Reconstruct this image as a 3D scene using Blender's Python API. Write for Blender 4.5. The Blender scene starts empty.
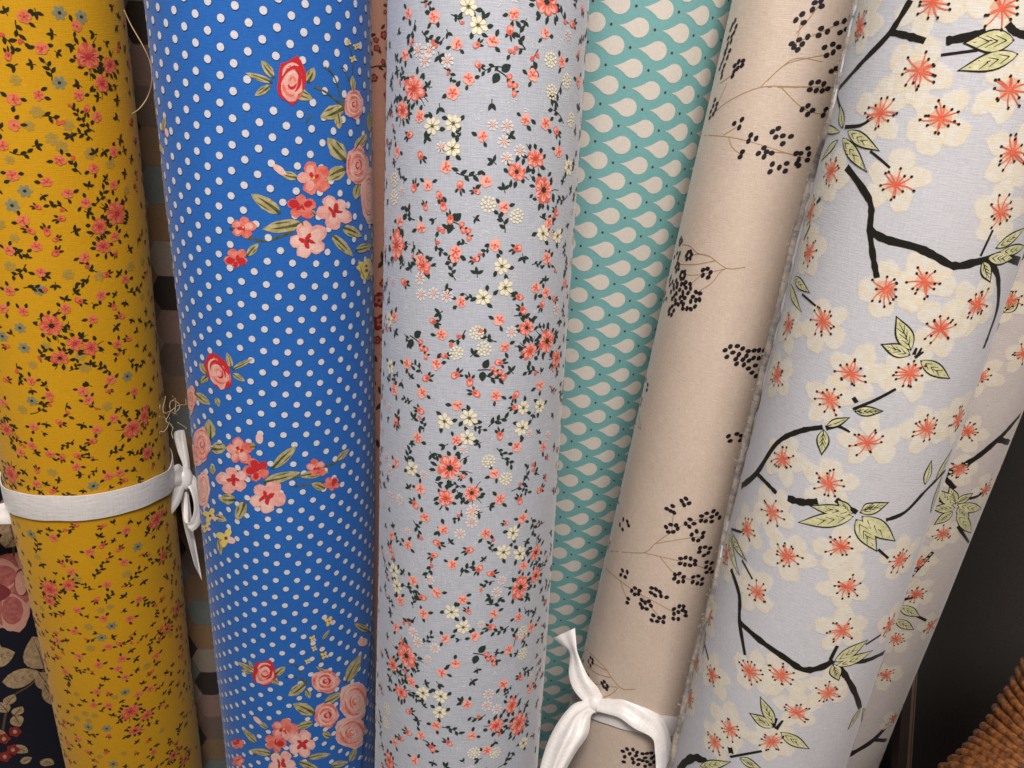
import bpy, math, random
import numpy as np
from mathutils import Vector, noise as mnoise

# ------------------------------------------------------------------ camera, world, lights, exposure
sc = bpy.context.scene
F = 769.0                                   # focal length in pixels of a 1024 px wide picture
PITCH = math.radians(19.4)
CAMZ = 0.62                                 # camera height above the shelf
fw = np.array([0, math.cos(PITCH), -math.sin(PITCH)]); rt = np.array([1.0, 0, 0]); up = np.cross(rt, fw)
cam = bpy.data.cameras.new('camera'); camo = bpy.data.objects.new('camera', cam)
sc.collection.objects.link(camo); sc.camera = camo
camo.location = (0, 0, CAMZ); camo.rotation_euler = (math.pi / 2 - PITCH, 0, 0)
cam.sensor_width = 36; cam.lens = 36 * F / 1024; cam.clip_start = 0.02; cam.clip_end = 50

w = bpy.data.worlds.new('World'); sc.world = w; w.use_nodes = True
w.node_tree.nodes['Background'].inputs[0].default_value = (1.0, 0.88, 0.80, 1)
w.node_tree.nodes['Background'].inputs[1].default_value = 0.25

def area(name, loc, target, size, sy, energy, col):
    l = bpy.data.lights.new(name, 'AREA'); l.shape = 'RECTANGLE'; l.size = size; l.size_y = sy
    l.energy = energy; l.color = col
    o = bpy.data.objects.new(name, l); sc.collection.objects.link(o); o.location = loc
    o.rotation_euler = (Vector(target) - Vector(loc)).to_track_quat('-Z', 'Y').to_euler()
    return o
area('shop_ceiling_lamp', (0.12, -0.42, 1.58), (0.02, 0.42, 0.42), 0.5, 0.3, 21.0, (1.0, 0.93, 0.87))
area('shop_ceiling_lamp', (-1.0, -0.25, 1.5), (-0.1, 0.42, 0.55), 0.5, 0.3, 2.5, (0.95, 0.96, 1.0))
sc.view_settings.view_transform = 'Standard'; sc.view_settings.look = 'None'
sc.view_settings.exposure = 0.0; sc.view_settings.gamma = 1.0
sc.cycles.filter_width = 1.6; sc.cycles.transparent_max_bounces = 24; sc.cycles.max_bounces = 6

# ------------------------------------------------------------------ colour and materials
def lin(c):
    r = []
    for v in c[:3]:
        v = v / 255.0
        r.append(v / 12.92 if v <= 0.04045 else ((v + 0.055) / 1.055) ** 2.4)
    return (*r, 1.0)

def mat_fabric(name, rgb, rough=0.85, sheen=0.08, slub=0.10, thread=1700.0, bump=0.25, soft=False, rgb2=None,
               spec=0.25, coat=0.0, alpha=1.0, sparkle=0.0):
    """woven cotton: warp and weft slubs in the cloth's own UV (metres)"""
    m = bpy.data.materials.new(name); m.use_nodes = True
    nt = m.node_tree; N = nt.nodes; L = nt.links; b = N['Principled BSDF']; out = N['Material Output']
    uv = N.new('ShaderNodeUVMap'); uv.uv_map = 'UVMap'
    def stretched(sx, sy, detail=2):
        mp = N.new('ShaderNodeMapping'); mp.inputs['Scale'].default_value = (sx, sy, 1)
        n = N.new('ShaderNodeTexNoise'); n.inputs['Scale'].default_value = 1; n.inputs['Detail'].default_value = detail
        L.new(uv.outputs[0], mp.inputs[0]); L.new(mp.outputs[0], n.inputs[0]); return n.outputs[0]
    warp = stretched(thread, thread * 0.13, 1); weft = stretched(thread * 0.13, thread, 1)
    big = stretched(45, 45, 3)
    def math_(op, a, c, v2=None):
        n = N.new('ShaderNodeMath'); n.operation = op
        for i, x in enumerate((a, c)):
            if isinstance(x, (int, float)): n.inputs[i].default_value = x
            else: L.new(x, n.inputs[i])
        return n.outputs[0]
    s = math_('ADD', warp, weft)
    s = math_('ADD', s, math_('MULTIPLY', big, 0.5))
    s = math_('MULTIPLY', math_('SUBTRACT', s, 1.25), slub * 4.0)
    s = math_('ADD', s, 1.0)
    mixc = N.new('ShaderNodeMix'); mixc.data_type = 'RGBA'; mixc.blend_type = 'MULTIPLY'; mixc.inputs[0].default_value = 1
    if rgb2 is not None:
        m2 = N.new('ShaderNodeMix'); m2.data_type = 'RGBA'
        nn = stretched(260, 260, 3); rr = N.new('ShaderNodeMapRange')
        rr.inputs[1].default_value = 0.40; rr.inputs[2].default_value = 0.60
        L.new(nn, rr.inputs[0]); L.new(rr.outputs[0], m2.inputs[0])
        m2.inputs[6].default_value = lin(rgb); m2.inputs[7].default_value = lin(rgb2)
        L.new(m2.outputs[2], mixc.inputs[6])
    else:
        mixc.inputs[6].default_value = lin(rgb)
    L.new(s, mixc.inputs[7]); L.new(mixc.outputs[2], b.inputs['Base Color'])
    bp = N.new('ShaderNodeBump'); bp.inputs['Strength'].default_value = bump; bp.inputs['Distance'].default_value = 0.0004
    L.new(math_('ADD', warp, weft), bp.inputs['Height']); L.new(bp.outputs[0], b.inputs['Normal'])
    b.inputs['Roughness'].default_value = rough; b.inputs['Sheen Weight'].default_value = sheen
    b.inputs['Sheen Roughness'].default_value = 0.4; b.inputs['Specular IOR Level'].default_value = spec
    b.inputs['Coat Weight'].default_value = coat; b.inputs['Coat Roughness'].default_value = 0.25
    if sparkle > 0:
        sp = stretched(1500, 1500, 0); r2 = N.new('ShaderNodeMapRange')
        r2.inputs[1].default_value = 0.60; r2.inputs[2].default_value = 0.72
        r2.inputs[3].default_value = rough; r2.inputs[4].default_value = max(0.2, rough - sparkle)
        L.new(sp, r2.inputs[0]); L.new(r2.outputs[0], b.inputs['Roughness'])
    if soft or alpha < 1:
        at = N.new('ShaderNodeAttribute'); at.attribute_name = 'soft'
        nz = stretched(700, 700, 2)
        a = math_('ADD', at.outputs['Fac'], math_('MULTIPLY', math_('SUBTRACT', nz, 0.5), 0.8))
        r3 = N.new('ShaderNodeMapRange'); r3.inputs[1].default_value = 0.05; r3.inputs[2].default_value = 0.95
        r3.inputs[4].default_value = alpha; r3.interpolation_type = 'SMOOTHSTEP'
        L.new(a, r3.inputs[0]); L.new(r3.outputs[0], b.inputs['Alpha'])
    return m

def mat_plain(name, rgb, rough=0.6, metal=0.0, spec=0.4, nscale=60, namp=0.15, bump=0.0):
    m = bpy.data.materials.new(name); m.use_nodes = True
    nt = m.node_tree; N = nt.nodes; L = nt.links; b = N['Principled BSDF']
    tc = N.new('ShaderNodeTexCoord'); n = N.new('ShaderNodeTexNoise'); n.inputs['Scale'].default_value = nscale
    n.inputs['Detail'].default_value = 5
    L.new(tc.outputs['Object'], n.inputs[0])
    mx = N.new('ShaderNodeMix'); mx.data_type = 'RGBA'
    c = lin(rgb); mx.inputs[6].default_value = tuple(v * (1 - namp) for v in c[:3]) + (1,)
    mx.inputs[7].default_value = tuple(min(1, v * (1 + namp)) for v in c[:3]) + (1,)
    L.new(n.outputs[0], mx.inputs[0]); L.new(mx.outputs[2], b.inputs['Base Color'])
    b.inputs['Roughness'].default_value = rough; b.inputs['Metallic'].default_value = metal
    b.inputs['Specular IOR Level'].default_value = spec
    if bump:
        bp = N.new('ShaderNodeBump'); bp.inputs['Strength'].default_value = bump; bp.inputs['Distance'].default_value = 0.001
        L.new(n.outputs[0], bp.inputs['Height']); L.new(bp.outputs[0], b.inputs['Normal'])
    return m

# ------------------------------------------------------------------ the setting
def struct_box(name, lo, hi, m):
    me = bpy.data.meshes.new(name); x0, y0, z0 = lo; x1, y1, z1 = hi
    v = [(x, y, z) for z in (z0, z1) for y in (y0, y1) for x in (x0, x1)]
    f = [(0, 2, 3, 1), (4, 5, 7, 6), (0, 1, 5, 4), (2, 6, 7, 3), (0, 4, 6, 2), (1, 3, 7, 5)]
    me.from_pydata(v, [], f); me.materials.append(m)
    o = bpy.data.objects.new(name, me); sc.collection.objects.link(o); o['kind'] = 'structure'; return o
dark = mat_plain('dark_board', (38, 34, 32), 0.8)
struct_box('floor', (-1.6, -0.2, -0.03), (1.8, 1.3, 0.0), mat_plain('shelf_board', (34, 29, 26), 0.7))
struct_box('wall', (-1.6, 1.3, -0.03), (1.8, 1.33, 1.3), dark)

# ------------------------------------------------------------------ roll geometry
def ray(x, y):
    d = fw * F + rt * (x - 512) + up * (384 - y); return d / np.linalg.norm(d)
def at(x, y, dist):
    return np.array([0, 0, CAMZ]) + ray(x, y) * dist
CAM = np.array([0, 0, CAMZ])

class Roll:
    """a cylinder of cloth: its outline planes and radius fix the axis; u = R*theta (theta from the front), v along the axis"""
    def __init__(s, L, Rr, R, seed=0, wob=0.0006, cut=None, layer=0.0012, ztop=0.87):
        l0, l1 = ray(L[0], 0), ray(L[1], 768); r0, r1 = ray(Rr[0], 0), ray(Rr[1], 768)
        mid = ray((L[0] + Rr[0] + L[1] + Rr[1]) / 4, 384)
        nL = np.cross(l0, l1); nL /= np.linalg.norm(nL); nL = nL if nL @ mid > 0 else -nL
        nR = np.cross(r0, r1); nR /= np.linalg.norm(nR); nR = nR if nR @ mid > 0 else -nR
        a = np.cross(nL, nR); a /= np.linalg.norm(a); a = a if a[2] > 0 else -a
        P = np.linalg.solve(np.array([nL, nR, a]), [R, R, 0])
        s.a, s.P, s.R = a, P, R; s.D = np.linalg.norm(P); s.e1 = -P / s.D; s.e2 = np.cross(a, s.e1)
        s.seed = seed; s.wob = wob; s.layer = layer
        s.cut = cut if cut else (lambda v: math.pi)
        tilt = R * math.sqrt(max(0, 1 - a[2] ** 2))
        s.v0 = (-CAMZ + tilt - P[2]) / a[2]; s.v1 = (ztop - CAMZ - P[2]) / a[2]
    def rad(s, th, v):
        c = s.cut(v); ph = (th - c) % (2 * math.pi)             # 0 just past the cut edge .. 2pi at it
        if ph < 1e-9: ph = 2 * math.pi
        r = s.R - s.layer * 0.5 + s.layer * ph / (2 * math.pi)
        q = (math.cos(th) * 1.1 + s.seed * 3.7, math.sin(th) * 1.1, v * 7.0)
        r += s.wob * (mnoise.noise(q) + 0.45 * mnoise.noise((q[0] * 2.3, q[1] * 2.3, q[2] * 1.6)))
        return r
    def pt(s, th, v, off=0.0, r=None):
        r = (s.rad(th, v) if r is None else r) + off
        return CAM + s.P + s.a * v + r * (s.e1 * math.cos(th) + s.e2 * math.sin(th))
    def nrm(s, th): return s.e1 * math.cos(th) + s.e2 * math.sin(th)
    def uv(s, x, y):
        d = ray(x, y); o = -s.P
        dp = d - (d @ s.a) * s.a; op = o - (o @ s.a) * s.a
        A = dp @ dp; B = 2 * dp @ op; C = op @ op - s.R ** 2; q = B * B - 4 * A * C
        t = (-B - math.sqrt(max(q, 0))) / (2 * A); X = o + d * t
        th = math.atan2(X @ s.e2, X @ s.e1)
        if q < 0:                                               # past the outline: carry on round the back a little
            miss = (math.sqrt(max(0, C - B * B / (4 * A))) if False else math.sqrt(-q) / (2 * A))
            th += math.copysign(miss / s.R * 0.6, th)
        return (s.R * th, float(X @ s.a))
    def dist(s, x, y):
        u, v = s.uv(x, y); return float(np.linalg.norm(s.pt(u / s.R, v) - CAM))

class Print:
    """printed cloth: the rolled sheet plus the printed motifs, one mesh"""
    def __init__(s, roll, base): s.r = roll; s.mats = [base]; s.V = []; s.UV = []; s.S = []; s.T = []; s.M = []; s.step = 0
    def mi(s, m):
        if m not in s.mats: s.mats.append(m)
        return s.mats.index(m)
    def tri(s, idx, m): s.T.append(idx); s.M.append(m)
    def vert(s, u, v, off, soft=1.0):
        s.V.append((u, v, off)); s.S.append(soft); return len(s.V) - 1
    def poly(s, pts, m, layer, soft=False, ring=0.86):
        off = 0.00012 + layer * 0.00004 + (s.step % 17) * 0.0000021; s.step += 1
        per = [math.hypot(pts[i][0] - pts[i - 1][0], pts[i][1] - pts[i - 1][1]) for i in range(len(pts))]
        if max(per) > .0035:                                    # long straight edges are cut up so that they follow the roll
            q = []
            for i in range(len(pts)):
                a, b = pts[i - 1], pts[i]; kk = max(1, math.ceil(per[i] / .0025))
                q += [(a[0] + (b[0] - a[0]) * t / kk, a[1] + (b[1] - a[1]) * t / kk) for t in range(kk)]
            pts = q
        n = len(pts); cu = sum(p[0] for p in pts) / n; cv = sum(p[1] for p in pts) / n; k = s.mi(m)
        size = max(math.hypot(p[0] - cu, p[1] - cv) for p in pts)
        fr = [0.0] + ([0.5] if size > 0.0022 else []) + ([0.75] if size > 0.006 else []) + ([ring] if soft else []) + [1.0]
        fr = sorted(set(fr + ([i / math.ceil(size / .0025) for i in range(1, math.ceil(size / .0025))] if size > .010 else []))); prev = None
        for f in fr:
            sf = 1.0 if not soft else (0.0 if f == 1.0 else 1.0)
            if f == 0.0: cur = [s.vert(cu, cv, off, sf)]
            else: cur = [s.vert(cu + (p[0] - cu) * f, cv + (p[1] - cv) * f, off, sf) for p in pts]
            if prev:
                for i in range(n):
                    j = (i + 1) % n
                    if len(prev) == 1: s.tri((prev[0], cur[i], cur[j]), k)
                    else: s.tri((prev[i], cur[i], cur[j]), k); s.tri((prev[i], cur[j], prev[j]), k)
            prev = cur
    def strip(s, pts, wid, m, layer):
        """pts: (u,v); wid: full width at each point"""
        off = 0.00012 + layer * 0.00004 + (s.step % 17) * 0.0000021; s.step += 1; k = s.mi(m); n = len(pts); prev = None
        for i in range(n):
            a = pts[max(0, i - 1)]; b = pts[min(n - 1, i + 1)]; du, dv = b[0] - a[0], b[1] - a[1]
            l = math.hypot(du, dv) or 1; nu, nv = -dv / l, du / l; h = wid[i] / 2
            cur = (s.vert(pts[i][0] + nu * h, pts[i][1] + nv * h, off), s.vert(pts[i][0] - nu * h, pts[i][1] - nv * h, off))
            if prev: s.tri((prev[0], prev[1], cur[1]), k); s.tri((prev[0], cur[1], cur[0]), k)
            prev = cur
    # --- motif helpers, centre given in cloth metres
    def ell(s, c, rx, ry, rot, m, layer, n=12, jit=0.0, rnd=random, soft=False):
        ca, sa = math.cos(rot), math.sin(rot); P = []
        for i in range(n):
            t = 2 * math.pi * i / n; k = 1 + jit * (rnd.random() - .5)
            x, y = rx * k * math.cos(t), ry * k * math.sin(t); P.append((c[0] + x * ca - y * sa, c[1] + x * sa + y * ca))
        s.poly(P, m, layer, soft)
    def star(s, c, R, n, depth, rot, m, layer, soft=False, asp=1.0, jit=0.0, rnd=random, seg=6, arot=0.0):
        P = []; js = [1 + jit * (rnd.random() - .5) for _ in range(n)]; ca, sa = math.cos(arot), math.sin(arot)
        for i in range(n * seg):
            t = 2 * math.pi * i / (n * seg); k = i // seg
            lob = abs(math.sin(math.pi * ((i % seg)) / seg)) ** 0.6
            r = R * (1 - depth + depth * lob) * (js[k] * lob + (1 - lob) * 0.5 * (js[k] + js[k - 1]))
            x, y = r * math.cos(t + rot), r * math.sin(t + rot) * asp
            P.append((c[0] + x * ca - y * sa, c[1] + x * sa + y * ca))
        s.poly(P, m, layer, soft)
    def leaf(s, b, t, wd, m, layer, fat=0.45, n=7, pw=.85):
        du, dv = t[0] - b[0], t[1] - b[1]; l = math.hypot(du, dv) or 1e-6; nu, nv = -dv / l, du / l; A = []; B = []
        for i in range(n + 1):
            f = i / n; h = wd / 2 * math.sin(math.pi * f ** (math.log(.5) / math.log(fat))) ** pw if 0 < f < 1 else 0
            A.append((b[0] + du * f + nu * h, b[1] + dv * f + nv * h)); B.append((b[0] + du * f - nu * h, b[1] + dv * f - nv * h))
        s.poly(A + B[-2:0:-1], m, layer)
    def fill_round(s, span):
        """carry the print on round the sides of the roll that face away"""
        R = s.r.R; V0, T0, M0, S0 = list(s.V), list(s.T), list(s.M), list(s.S)
        for sh in (-span, span):
            keep = {}
            for t, m in zip(T0, M0):
                if any(abs(V0[i][0] + sh) > math.pi * R or abs(V0[i][0]) > span / 2 for i in t): continue
                ids = []
                for i in t:
                    if i not in keep: keep[i] = s.vert(V0[i][0] + sh, V0[i][1], V0[i][2], S0[i])
                    ids.append(keep[i])
                s.tri(tuple(ids), m)
    def build(s, name, parent=None, nseg=288, dv=0.004):
        r = s.r; V = []; N = []; UV = []; S = []; Fc = []; FM = []
        nv = int((r.v1 - r.v0) / dv); rows = []
        for j in range(nv + 1):
            v = r.v0 + (r.v1 - r.v0) * j / nv; c = r.cut(v); row = []
            for i in range(nseg + 1):
                th = c - 2 * math.pi + 2 * math.pi * i / nseg
                rr = r.rad(th + (1e-6 if i == 0 else -1e-6 if i == nseg else 0), v)
                V.append(tuple(r.pt(th, v, 0, rr))); N.append(tuple(r.nrm(th))); UV.append((r.R * th, v)); S.append(1.0)
                row.append(len(V) - 1)
            rows.append(row)
        for j in range(nv):
            for i in range(nseg):
                Fc.append((rows[j][i], rows[j][i + 1], rows[j + 1][i + 1], rows[j + 1][i])); FM.append(0)
        for j in range(nv):                                     # the raw edge of the sheet (thickness)
            a, b_, c_, d = rows[j][0], rows[j][-1], rows[j + 1][-1], rows[j + 1][0]
            vn = tuple(-r.e1 * math.sin(r.cut(0)) + r.e2 * math.cos(r.cut(0)))
            k = len(V)
            for q in (b_, a, d, c_): V.append(V[q]); N.append(vn); UV.append(UV[q]); S.append(1.0)
            Fc.append((k, k + 1, k + 2, k + 3)); FM.append(0)
        for row, sg, v in ((rows[0], -1, r.v0), (rows[-1], 1, r.v1)):   # end faces
            k = len(V); V.append(tuple(CAM + r.P + r.a * v)); N.append(tuple(r.a * sg)); UV.append((0, v)); S.append(1.0)
            ids = []
            for q in row: V.append(V[q]); N.append(tuple(r.a * sg)); UV.append(UV[q]); S.append(1.0); ids.append(len(V) - 1)
            for i in range(nseg):
                Fc.append((k, ids[i], ids[i + 1]) if sg > 0 else (k, ids[i + 1], ids[i])); FM.append(0)
        base = len(V)
        for (u, v, off), sf in zip(s.V, s.S):
            th = u / r.R; V.append(tuple(r.pt(th, v, off))); N.append(tuple(r.nrm(th))); UV.append((u, v)); S.append(sf)
        for t, m in zip(s.T, s.M):
            vs = [s.V[i] for i in t]
            if min(q[1] for q in vs) < r.v0 or max(q[1] for q in vs) > r.v1: continue
            c = [((q[0] / r.R - r.cut(q[1])) % (2 * math.pi)) for q in vs]
            if max(c) - min(c) > math.pi: continue               # would span the cut edge
            ar = (vs[1][0] - vs[0][0]) * (vs[2][1] - vs[0][1]) - (vs[2][0] - vs[0][0]) * (vs[1][1] - vs[0][1])
            if abs(ar) < 1e-13: continue
            ids = [base + i for i in t]
            Fc.append(tuple(ids if ar > 0 else ids[::-1])); FM.append(m)
        return make_mesh(name, V, Fc, s.mats, FM, N, UV, S, parent)

def make_mesh(name, V, Fc, mats, FM=None, N=None, UV=None, S=None, parent=None, smooth=True):
    me = bpy.data.meshes.new(name); me.from_pydata([tuple(map(float, v)) for v in V], [], Fc)
    for m in mats: me.materials.append(m)
    if FM: me.polygons.foreach_set('material_index', FM)
    if smooth: me.polygons.foreach_set('use_smooth', [True] * len(Fc))
    if UV:
        l = me.uv_layers.new(name='UVMap'); li = np.zeros(len(me.loops), dtype=np.int32); me.loops.foreach_get('vertex_index', li)
        l.data.foreach_set('uv', np.array(UV, dtype=np.float32)[li].ravel())
    if S:
        at_ = me.attributes.new('soft', 'FLOAT', 'POINT'); at_.data.foreach_set('value', S)
    if N: me.normals_split_custom_set_from_vertices([tuple(map(float, n)) for n in N])
    me.update()
    o = bpy.data.objects.new(name, me); sc.collection.objects.link(o)
    if parent: o.parent = parent
    return o

def tag(o, label, cat, group=None):
    o['label'] = label; o['category'] = cat
    if group: o['group'] = group
    return o
GROUP = 'rolls of printed cotton fabric standing side by side'

def crop(ox, oy, s, pts): return [(ox + x / s, oy + y / s) for x, y in pts]
def smooth_px(pts, n=5):
    if len(pts) < 3:
        return [(pts[0][0] + (pts[-1][0] - pts[0][0]) * i / n, pts[0][1] + (pts[-1][1] - pts[0][1]) * i / n) for i in range(n + 1)]
    P = [pts[0]] + list(pts) + [pts[-1]]; out = []
    for i in range(1, len(P) - 2):
        p0, p1, p2, p3 = P[i - 1], P[i], P[i + 1], P[i + 2]
        for k in range(n):
            t = k / n
            out.append(tuple(0.5 * ((2 * p1[d]) + (-p0[d] + p2[d]) * t + (2 * p0[d] - 5 * p1[d] + 4 * p2[d] - p3[d]) * t * t
                                    + (-p0[d] + 3 * p1[d] - 3 * p2[d] + p3[d]) * t ** 3) for d in range(len(p1))))
    out.append(tuple(pts[-1])); return out
def branch(p, pts, wpx, m, layer, rnd=None, jag=0.0, taper=1.0):
    q = smooth_px(pts); uv = [p.r.uv(*a) for a in q]; n = len(uv)
    sc_ = [p.r.dist(*a) / F for a in q]
    wd = [wpx * sc_[i] * (1 + (taper - 1) * i / (n - 1)) * (1 + (jag * (rnd.random() - .5) if rnd else 0)) for i in range(n)]
    p.strip(uv, wd, m, layer)

# ================================================================== the polka dot roll (blue)
def blue_roll():
    C = [(359, 768), (364, 700), (369, 630)]
    r0 = Roll((144, 228), (368, 377), 0.056)
    q = [r0.uv(*c) for c in C]; (ua, va), (ub, vb) = q[0], q[2]; k = (ub - ua) / (vb - va)
    def cut(v): return min(1.62, (ua + k * (v - va)) / r0.R)
    r = Roll((144, 228), (368, 377), 0.056, seed=1, cut=cut, layer=0.003, wob=0.0005)
    blue = mat_fabric('blue_cotton', (40, 106, 190), 0.8, 0.15, 0.07)
    white = mat_fabric('dot_white', (222, 220, 226), 0.85, 0.1, 0.06)
    p = Print(r, blue); rnd = random.Random(4)
    red = mat_fabric('rose_red', (205, 45, 52)); coral = mat_fabric('rose_coral', (226, 105, 92), rgb2=(238, 140, 122))
    pink = mat_fabric('rose_pink', (236, 160, 148), rgb2=(240, 185, 172)); pale = mat_fabric('rose_pale', (242, 205, 194), rgb2=(240, 190, 178))
    khaki = mat_fabric('leaf_khaki', (198, 182, 136), rgb2=(168, 158, 104)); green = mat_fabric('leaf_green', (104, 106, 54), rgb2=(66, 78, 48))
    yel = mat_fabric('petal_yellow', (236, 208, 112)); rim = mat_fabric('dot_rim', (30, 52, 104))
    # flowers traced in groups: (offset x, offset y, scale, items)
    cover = []
    def U(x, y): return r.uv(x, y)
    def blob(x, y, rx, ry, m, layer, rot=0.0, n=18, jit=0.12, lobes=0):
        P = []
        for i in range(n):
            t = 2 * math.pi * i / n; kk = 1 + jit * (rnd.random() - .5) + (0.06 * math.cos(lobes * t) if lobes else 0)
            a, b = rx * kk * math.cos(t), ry * kk * math.sin(t)
            P.append(U(x + a * math.cos(rot) - b * math.sin(rot), y + a * math.sin(rot) + b * math.cos(rot)))
        p.poly(P, m, layer)
    def arc(x, y, rx, ry, a0, a1, wpx, m, layer, rot=0.0):
        pts = []
        for i in range(9):
            t = math.radians(a0 + (a1 - a0) * i / 8); a, b = rx * math.cos(t), ry * math.sin(t)
            pts.append((x + a * math.cos(rot) - b * math.sin(rot), y + a * math.sin(rot) + b * math.cos(rot)))
        uv = [U(*q_) for q_ in pts]; s_ = r.dist(x, y) / F
        p.strip(uv, [max(.15, wpx * math.sin(math.pi * (i + .4) / 9)) * s_ for i in range(9)], m, layer)
    def rose(x, y, rx, ry, kind='red', rot=0.0):
        cover.append((x, y, max(rx, ry)))
        b0, b1, b2 = {'red': (red, pink, coral), 'pink': (coral, pink, pale), 'pale': (pink, pale, coral)}[kind]
        blob(x, y, rx, ry, b1 if kind != 'red' else b0, 3, rot, jit=.16, lobes=5)
        if kind == 'red':
            blob(x + rx * .02, y + ry * .16, rx * .74, ry * .74, b1, 4, rot, jit=.3, lobes=3)
            blob(x - rx * .3, y - ry * .5, rx * .3, ry * .26, coral, 4, rot + .5, jit=.3)
            for f, a0, a1, mm, w_ in ((.74, 185, 300, pale, .20), (.62, 200, 345, b0, .26), (.50, -70, 60, b0, .22), (.62, 70, 170, coral, .22), (.40, 170, 330, pale, .18), (.30, 0, 150, b0, .20), (.18, 160, 380, coral, .16), (.86, 20, 75, coral, .16)):
                arc(x + rx * .05, y + ry * .02, rx * f, ry * f, a0 + rnd.uniform(-12, 12), a1 + rnd.uniform(-12, 12), rx * w_, mm, 5, rot)
        else:
            for f, a0, a1, mm, w_ in ((.86, 15, 110, b0, .20), (.84, 130, 215, b0, .22), (.84, 240, 345, b0, .20), (.66, 60, 190, b2, .20), (.64, 220, 390, b2, .20), (.52, 20, 150, b0, .22), (.50, 180, 320, b0, .22), (.34, 90, 260, b2, .16), (.32, 280, 420, red if kind == 'pink' else b0, .18), (.16, 0, 300, red if kind == 'pink' else coral, .16)):
                arc(x, y, rx * f, ry * f, a0 + rnd.uniform(-15, 15), a1 + rnd.uniform(-15, 15), rx * w_, mm, 5, rot)
    def flower(x, y, R, kind='pale', asp=0.95):
        cover.append((x, y, R * .95)); b0 = {'pale': pale, 'coral': coral, 'red': coral}[kind]; t0 = rnd.uniform(0, 6.3)
        P = []; Q = []
        for i in range(35):
            t = 2 * math.pi * i / 35; lob = abs(math.sin(2.5 * t)) ** .6; rr = R * (.66 + .34 * lob) * (1 + .10 * (rnd.random() - .5)) * (1 + .12 * math.sin(t * 1.0 + t0 * 3) + .08 * math.sin(2 * t + t0 * 5))
            P.append(U(x + rr * math.cos(t + t0), y + rr * asp * math.sin(t + t0)))
        p.poly(P, pink if kind == 'pale' else b0, 3)
        for kk in range(5):
            LR = rnd.uniform(.75, 1.2)
            t = t0 + 2 * math.pi * (kk + .5) / 5
            fx, fy = x + R * .52 * math.cos(t), y + R * .52 * asp * math.sin(t)
            blob(fx, fy, R * .34 * LR, R * .27 * LR, (pale if rnd.random() < .8 else pink) if kind == 'pale' else (coral if rnd.random() < .4 else pink) if kind == 'coral' else (red if rnd.random() < .5 else coral), 4, t)
        for kk in range(4):
            t = t0 + 2 * math.pi * (kk + .3) / 4
            if kind == 'pale' or kk < 2: blob(x + R * .22 * math.cos(t), y + R * .2 * math.sin(t), R * rnd.uniform(.15, .27), R * rnd.uniform(.08, .15), red, 5, t + rnd.uniform(-.6, .6), jit=.4)
        blob(x + R * .05, y, R * .06, R * .09, yel if kind == 'coral' else green, 6)
    def lf(bx, by, tx, ty, wd):
        cover.append(((bx + tx) / 2, (by + ty) / 2, math.hypot(tx - bx, ty - by) * .4))
        dx, dy = tx - bx, ty - by; l = math.hypot(dx, dy) or 1; nx, ny = -dy / l, dx / l; n = 8; A = []; B = []
        for i in range(n + 1):
            f = i / n; h = wd / 2 * math.sin(math.pi * f ** .85) ** .8 * (1 + .2 * (rnd.random() - .5)) if 0 < f < 1 else 0
            A.append(U(bx + dx * f + nx * h, by + dy * f + ny * h)); B.append(U(bx + dx * f - nx * h, by + dy * f - ny * h))
        p.poly(A + B[-2:0:-1], khaki, 2)
        s_ = r.dist(bx, by) / F; side = rnd.choice((-1, 1))
        vein = [U(bx + dx * f + nx * side * wd * .10 * math.sin(3 * f), by + dy * f + ny * side * wd * .10 * math.sin(3 * f)) for f in (0, .2, .4, .6, .8)]
        p.strip(vein, [wd * .26 * s_, wd * .22 * s_, wd * .18 * s_, wd * .12 * s_, .1 * s_], green, 4)
        vein2 = [U(bx + dx * f - nx * side * wd * .28, by + dy * f - ny * side * wd * .28) for f in (.3, .45, .6, .75)]
        p.strip(vein2, [.1 * s_, wd * .1 * s_, wd * .1 * s_, .1 * s_], green, 4)
    def stem(pts, wpx): branch(p, pts, wpx, green, 1, rnd, .3)
    def grp(ox, oy, s, items):
        X = lambda x: ox + x / s
        Y = lambda y: oy + y / s
        for it in items:
            k_, a = it[0], it[1:]
            if k_ == 'R': rose(X(a[0]), Y(a[1]), a[2] / s, a[3] / s, a[4], a[5] if len(a) > 5 else 0)
            elif k_ == 'F': flower(X(a[0]), Y(a[1]), a[2] / s, a[3])
            elif k_ == 'L': lf(X(a[0]), Y(a[1]), X(a[2]), Y(a[3]), a[4] / s)
            elif k_ == 'S': stem([(X(a[i]), Y(a[i + 1])) for i in range(0, len(a) - 1, 2)], a[-1] / s)
            elif k_ == 'Y':
                cover.append((X(a[0]), Y(a[1]), a[2] / s))
                for kk in range(4):
                    t = kk * 1.57 + .4; blob(X(a[0] + a[2] * .5 * math.cos(t)), Y(a[1] + a[2] * .5 * math.sin(t)), a[2] * .5 / s, a[2] * .32 / s, yel if kk else pale, 3, t)
                blob(X(a[0]), Y(a[1]), a[2] * .16 / s, a[2] * .16 / s, green, 5)
            elif k_ == 'P': lf_p = (X(a[0]), Y(a[1]), X(a[2]), Y(a[3])); blob((lf_p[0] + lf_p[2]) / 2, (lf_p[1] + lf_p[3]) / 2, math.hypot(lf_p[2] - lf_p[0], lf_p[3] - lf_p[1]) * .55, a[4] / s * .5, pale, 3, math.atan2(lf_p[3] - lf_p[1], lf_p[2] - lf_p[0]))
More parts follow.
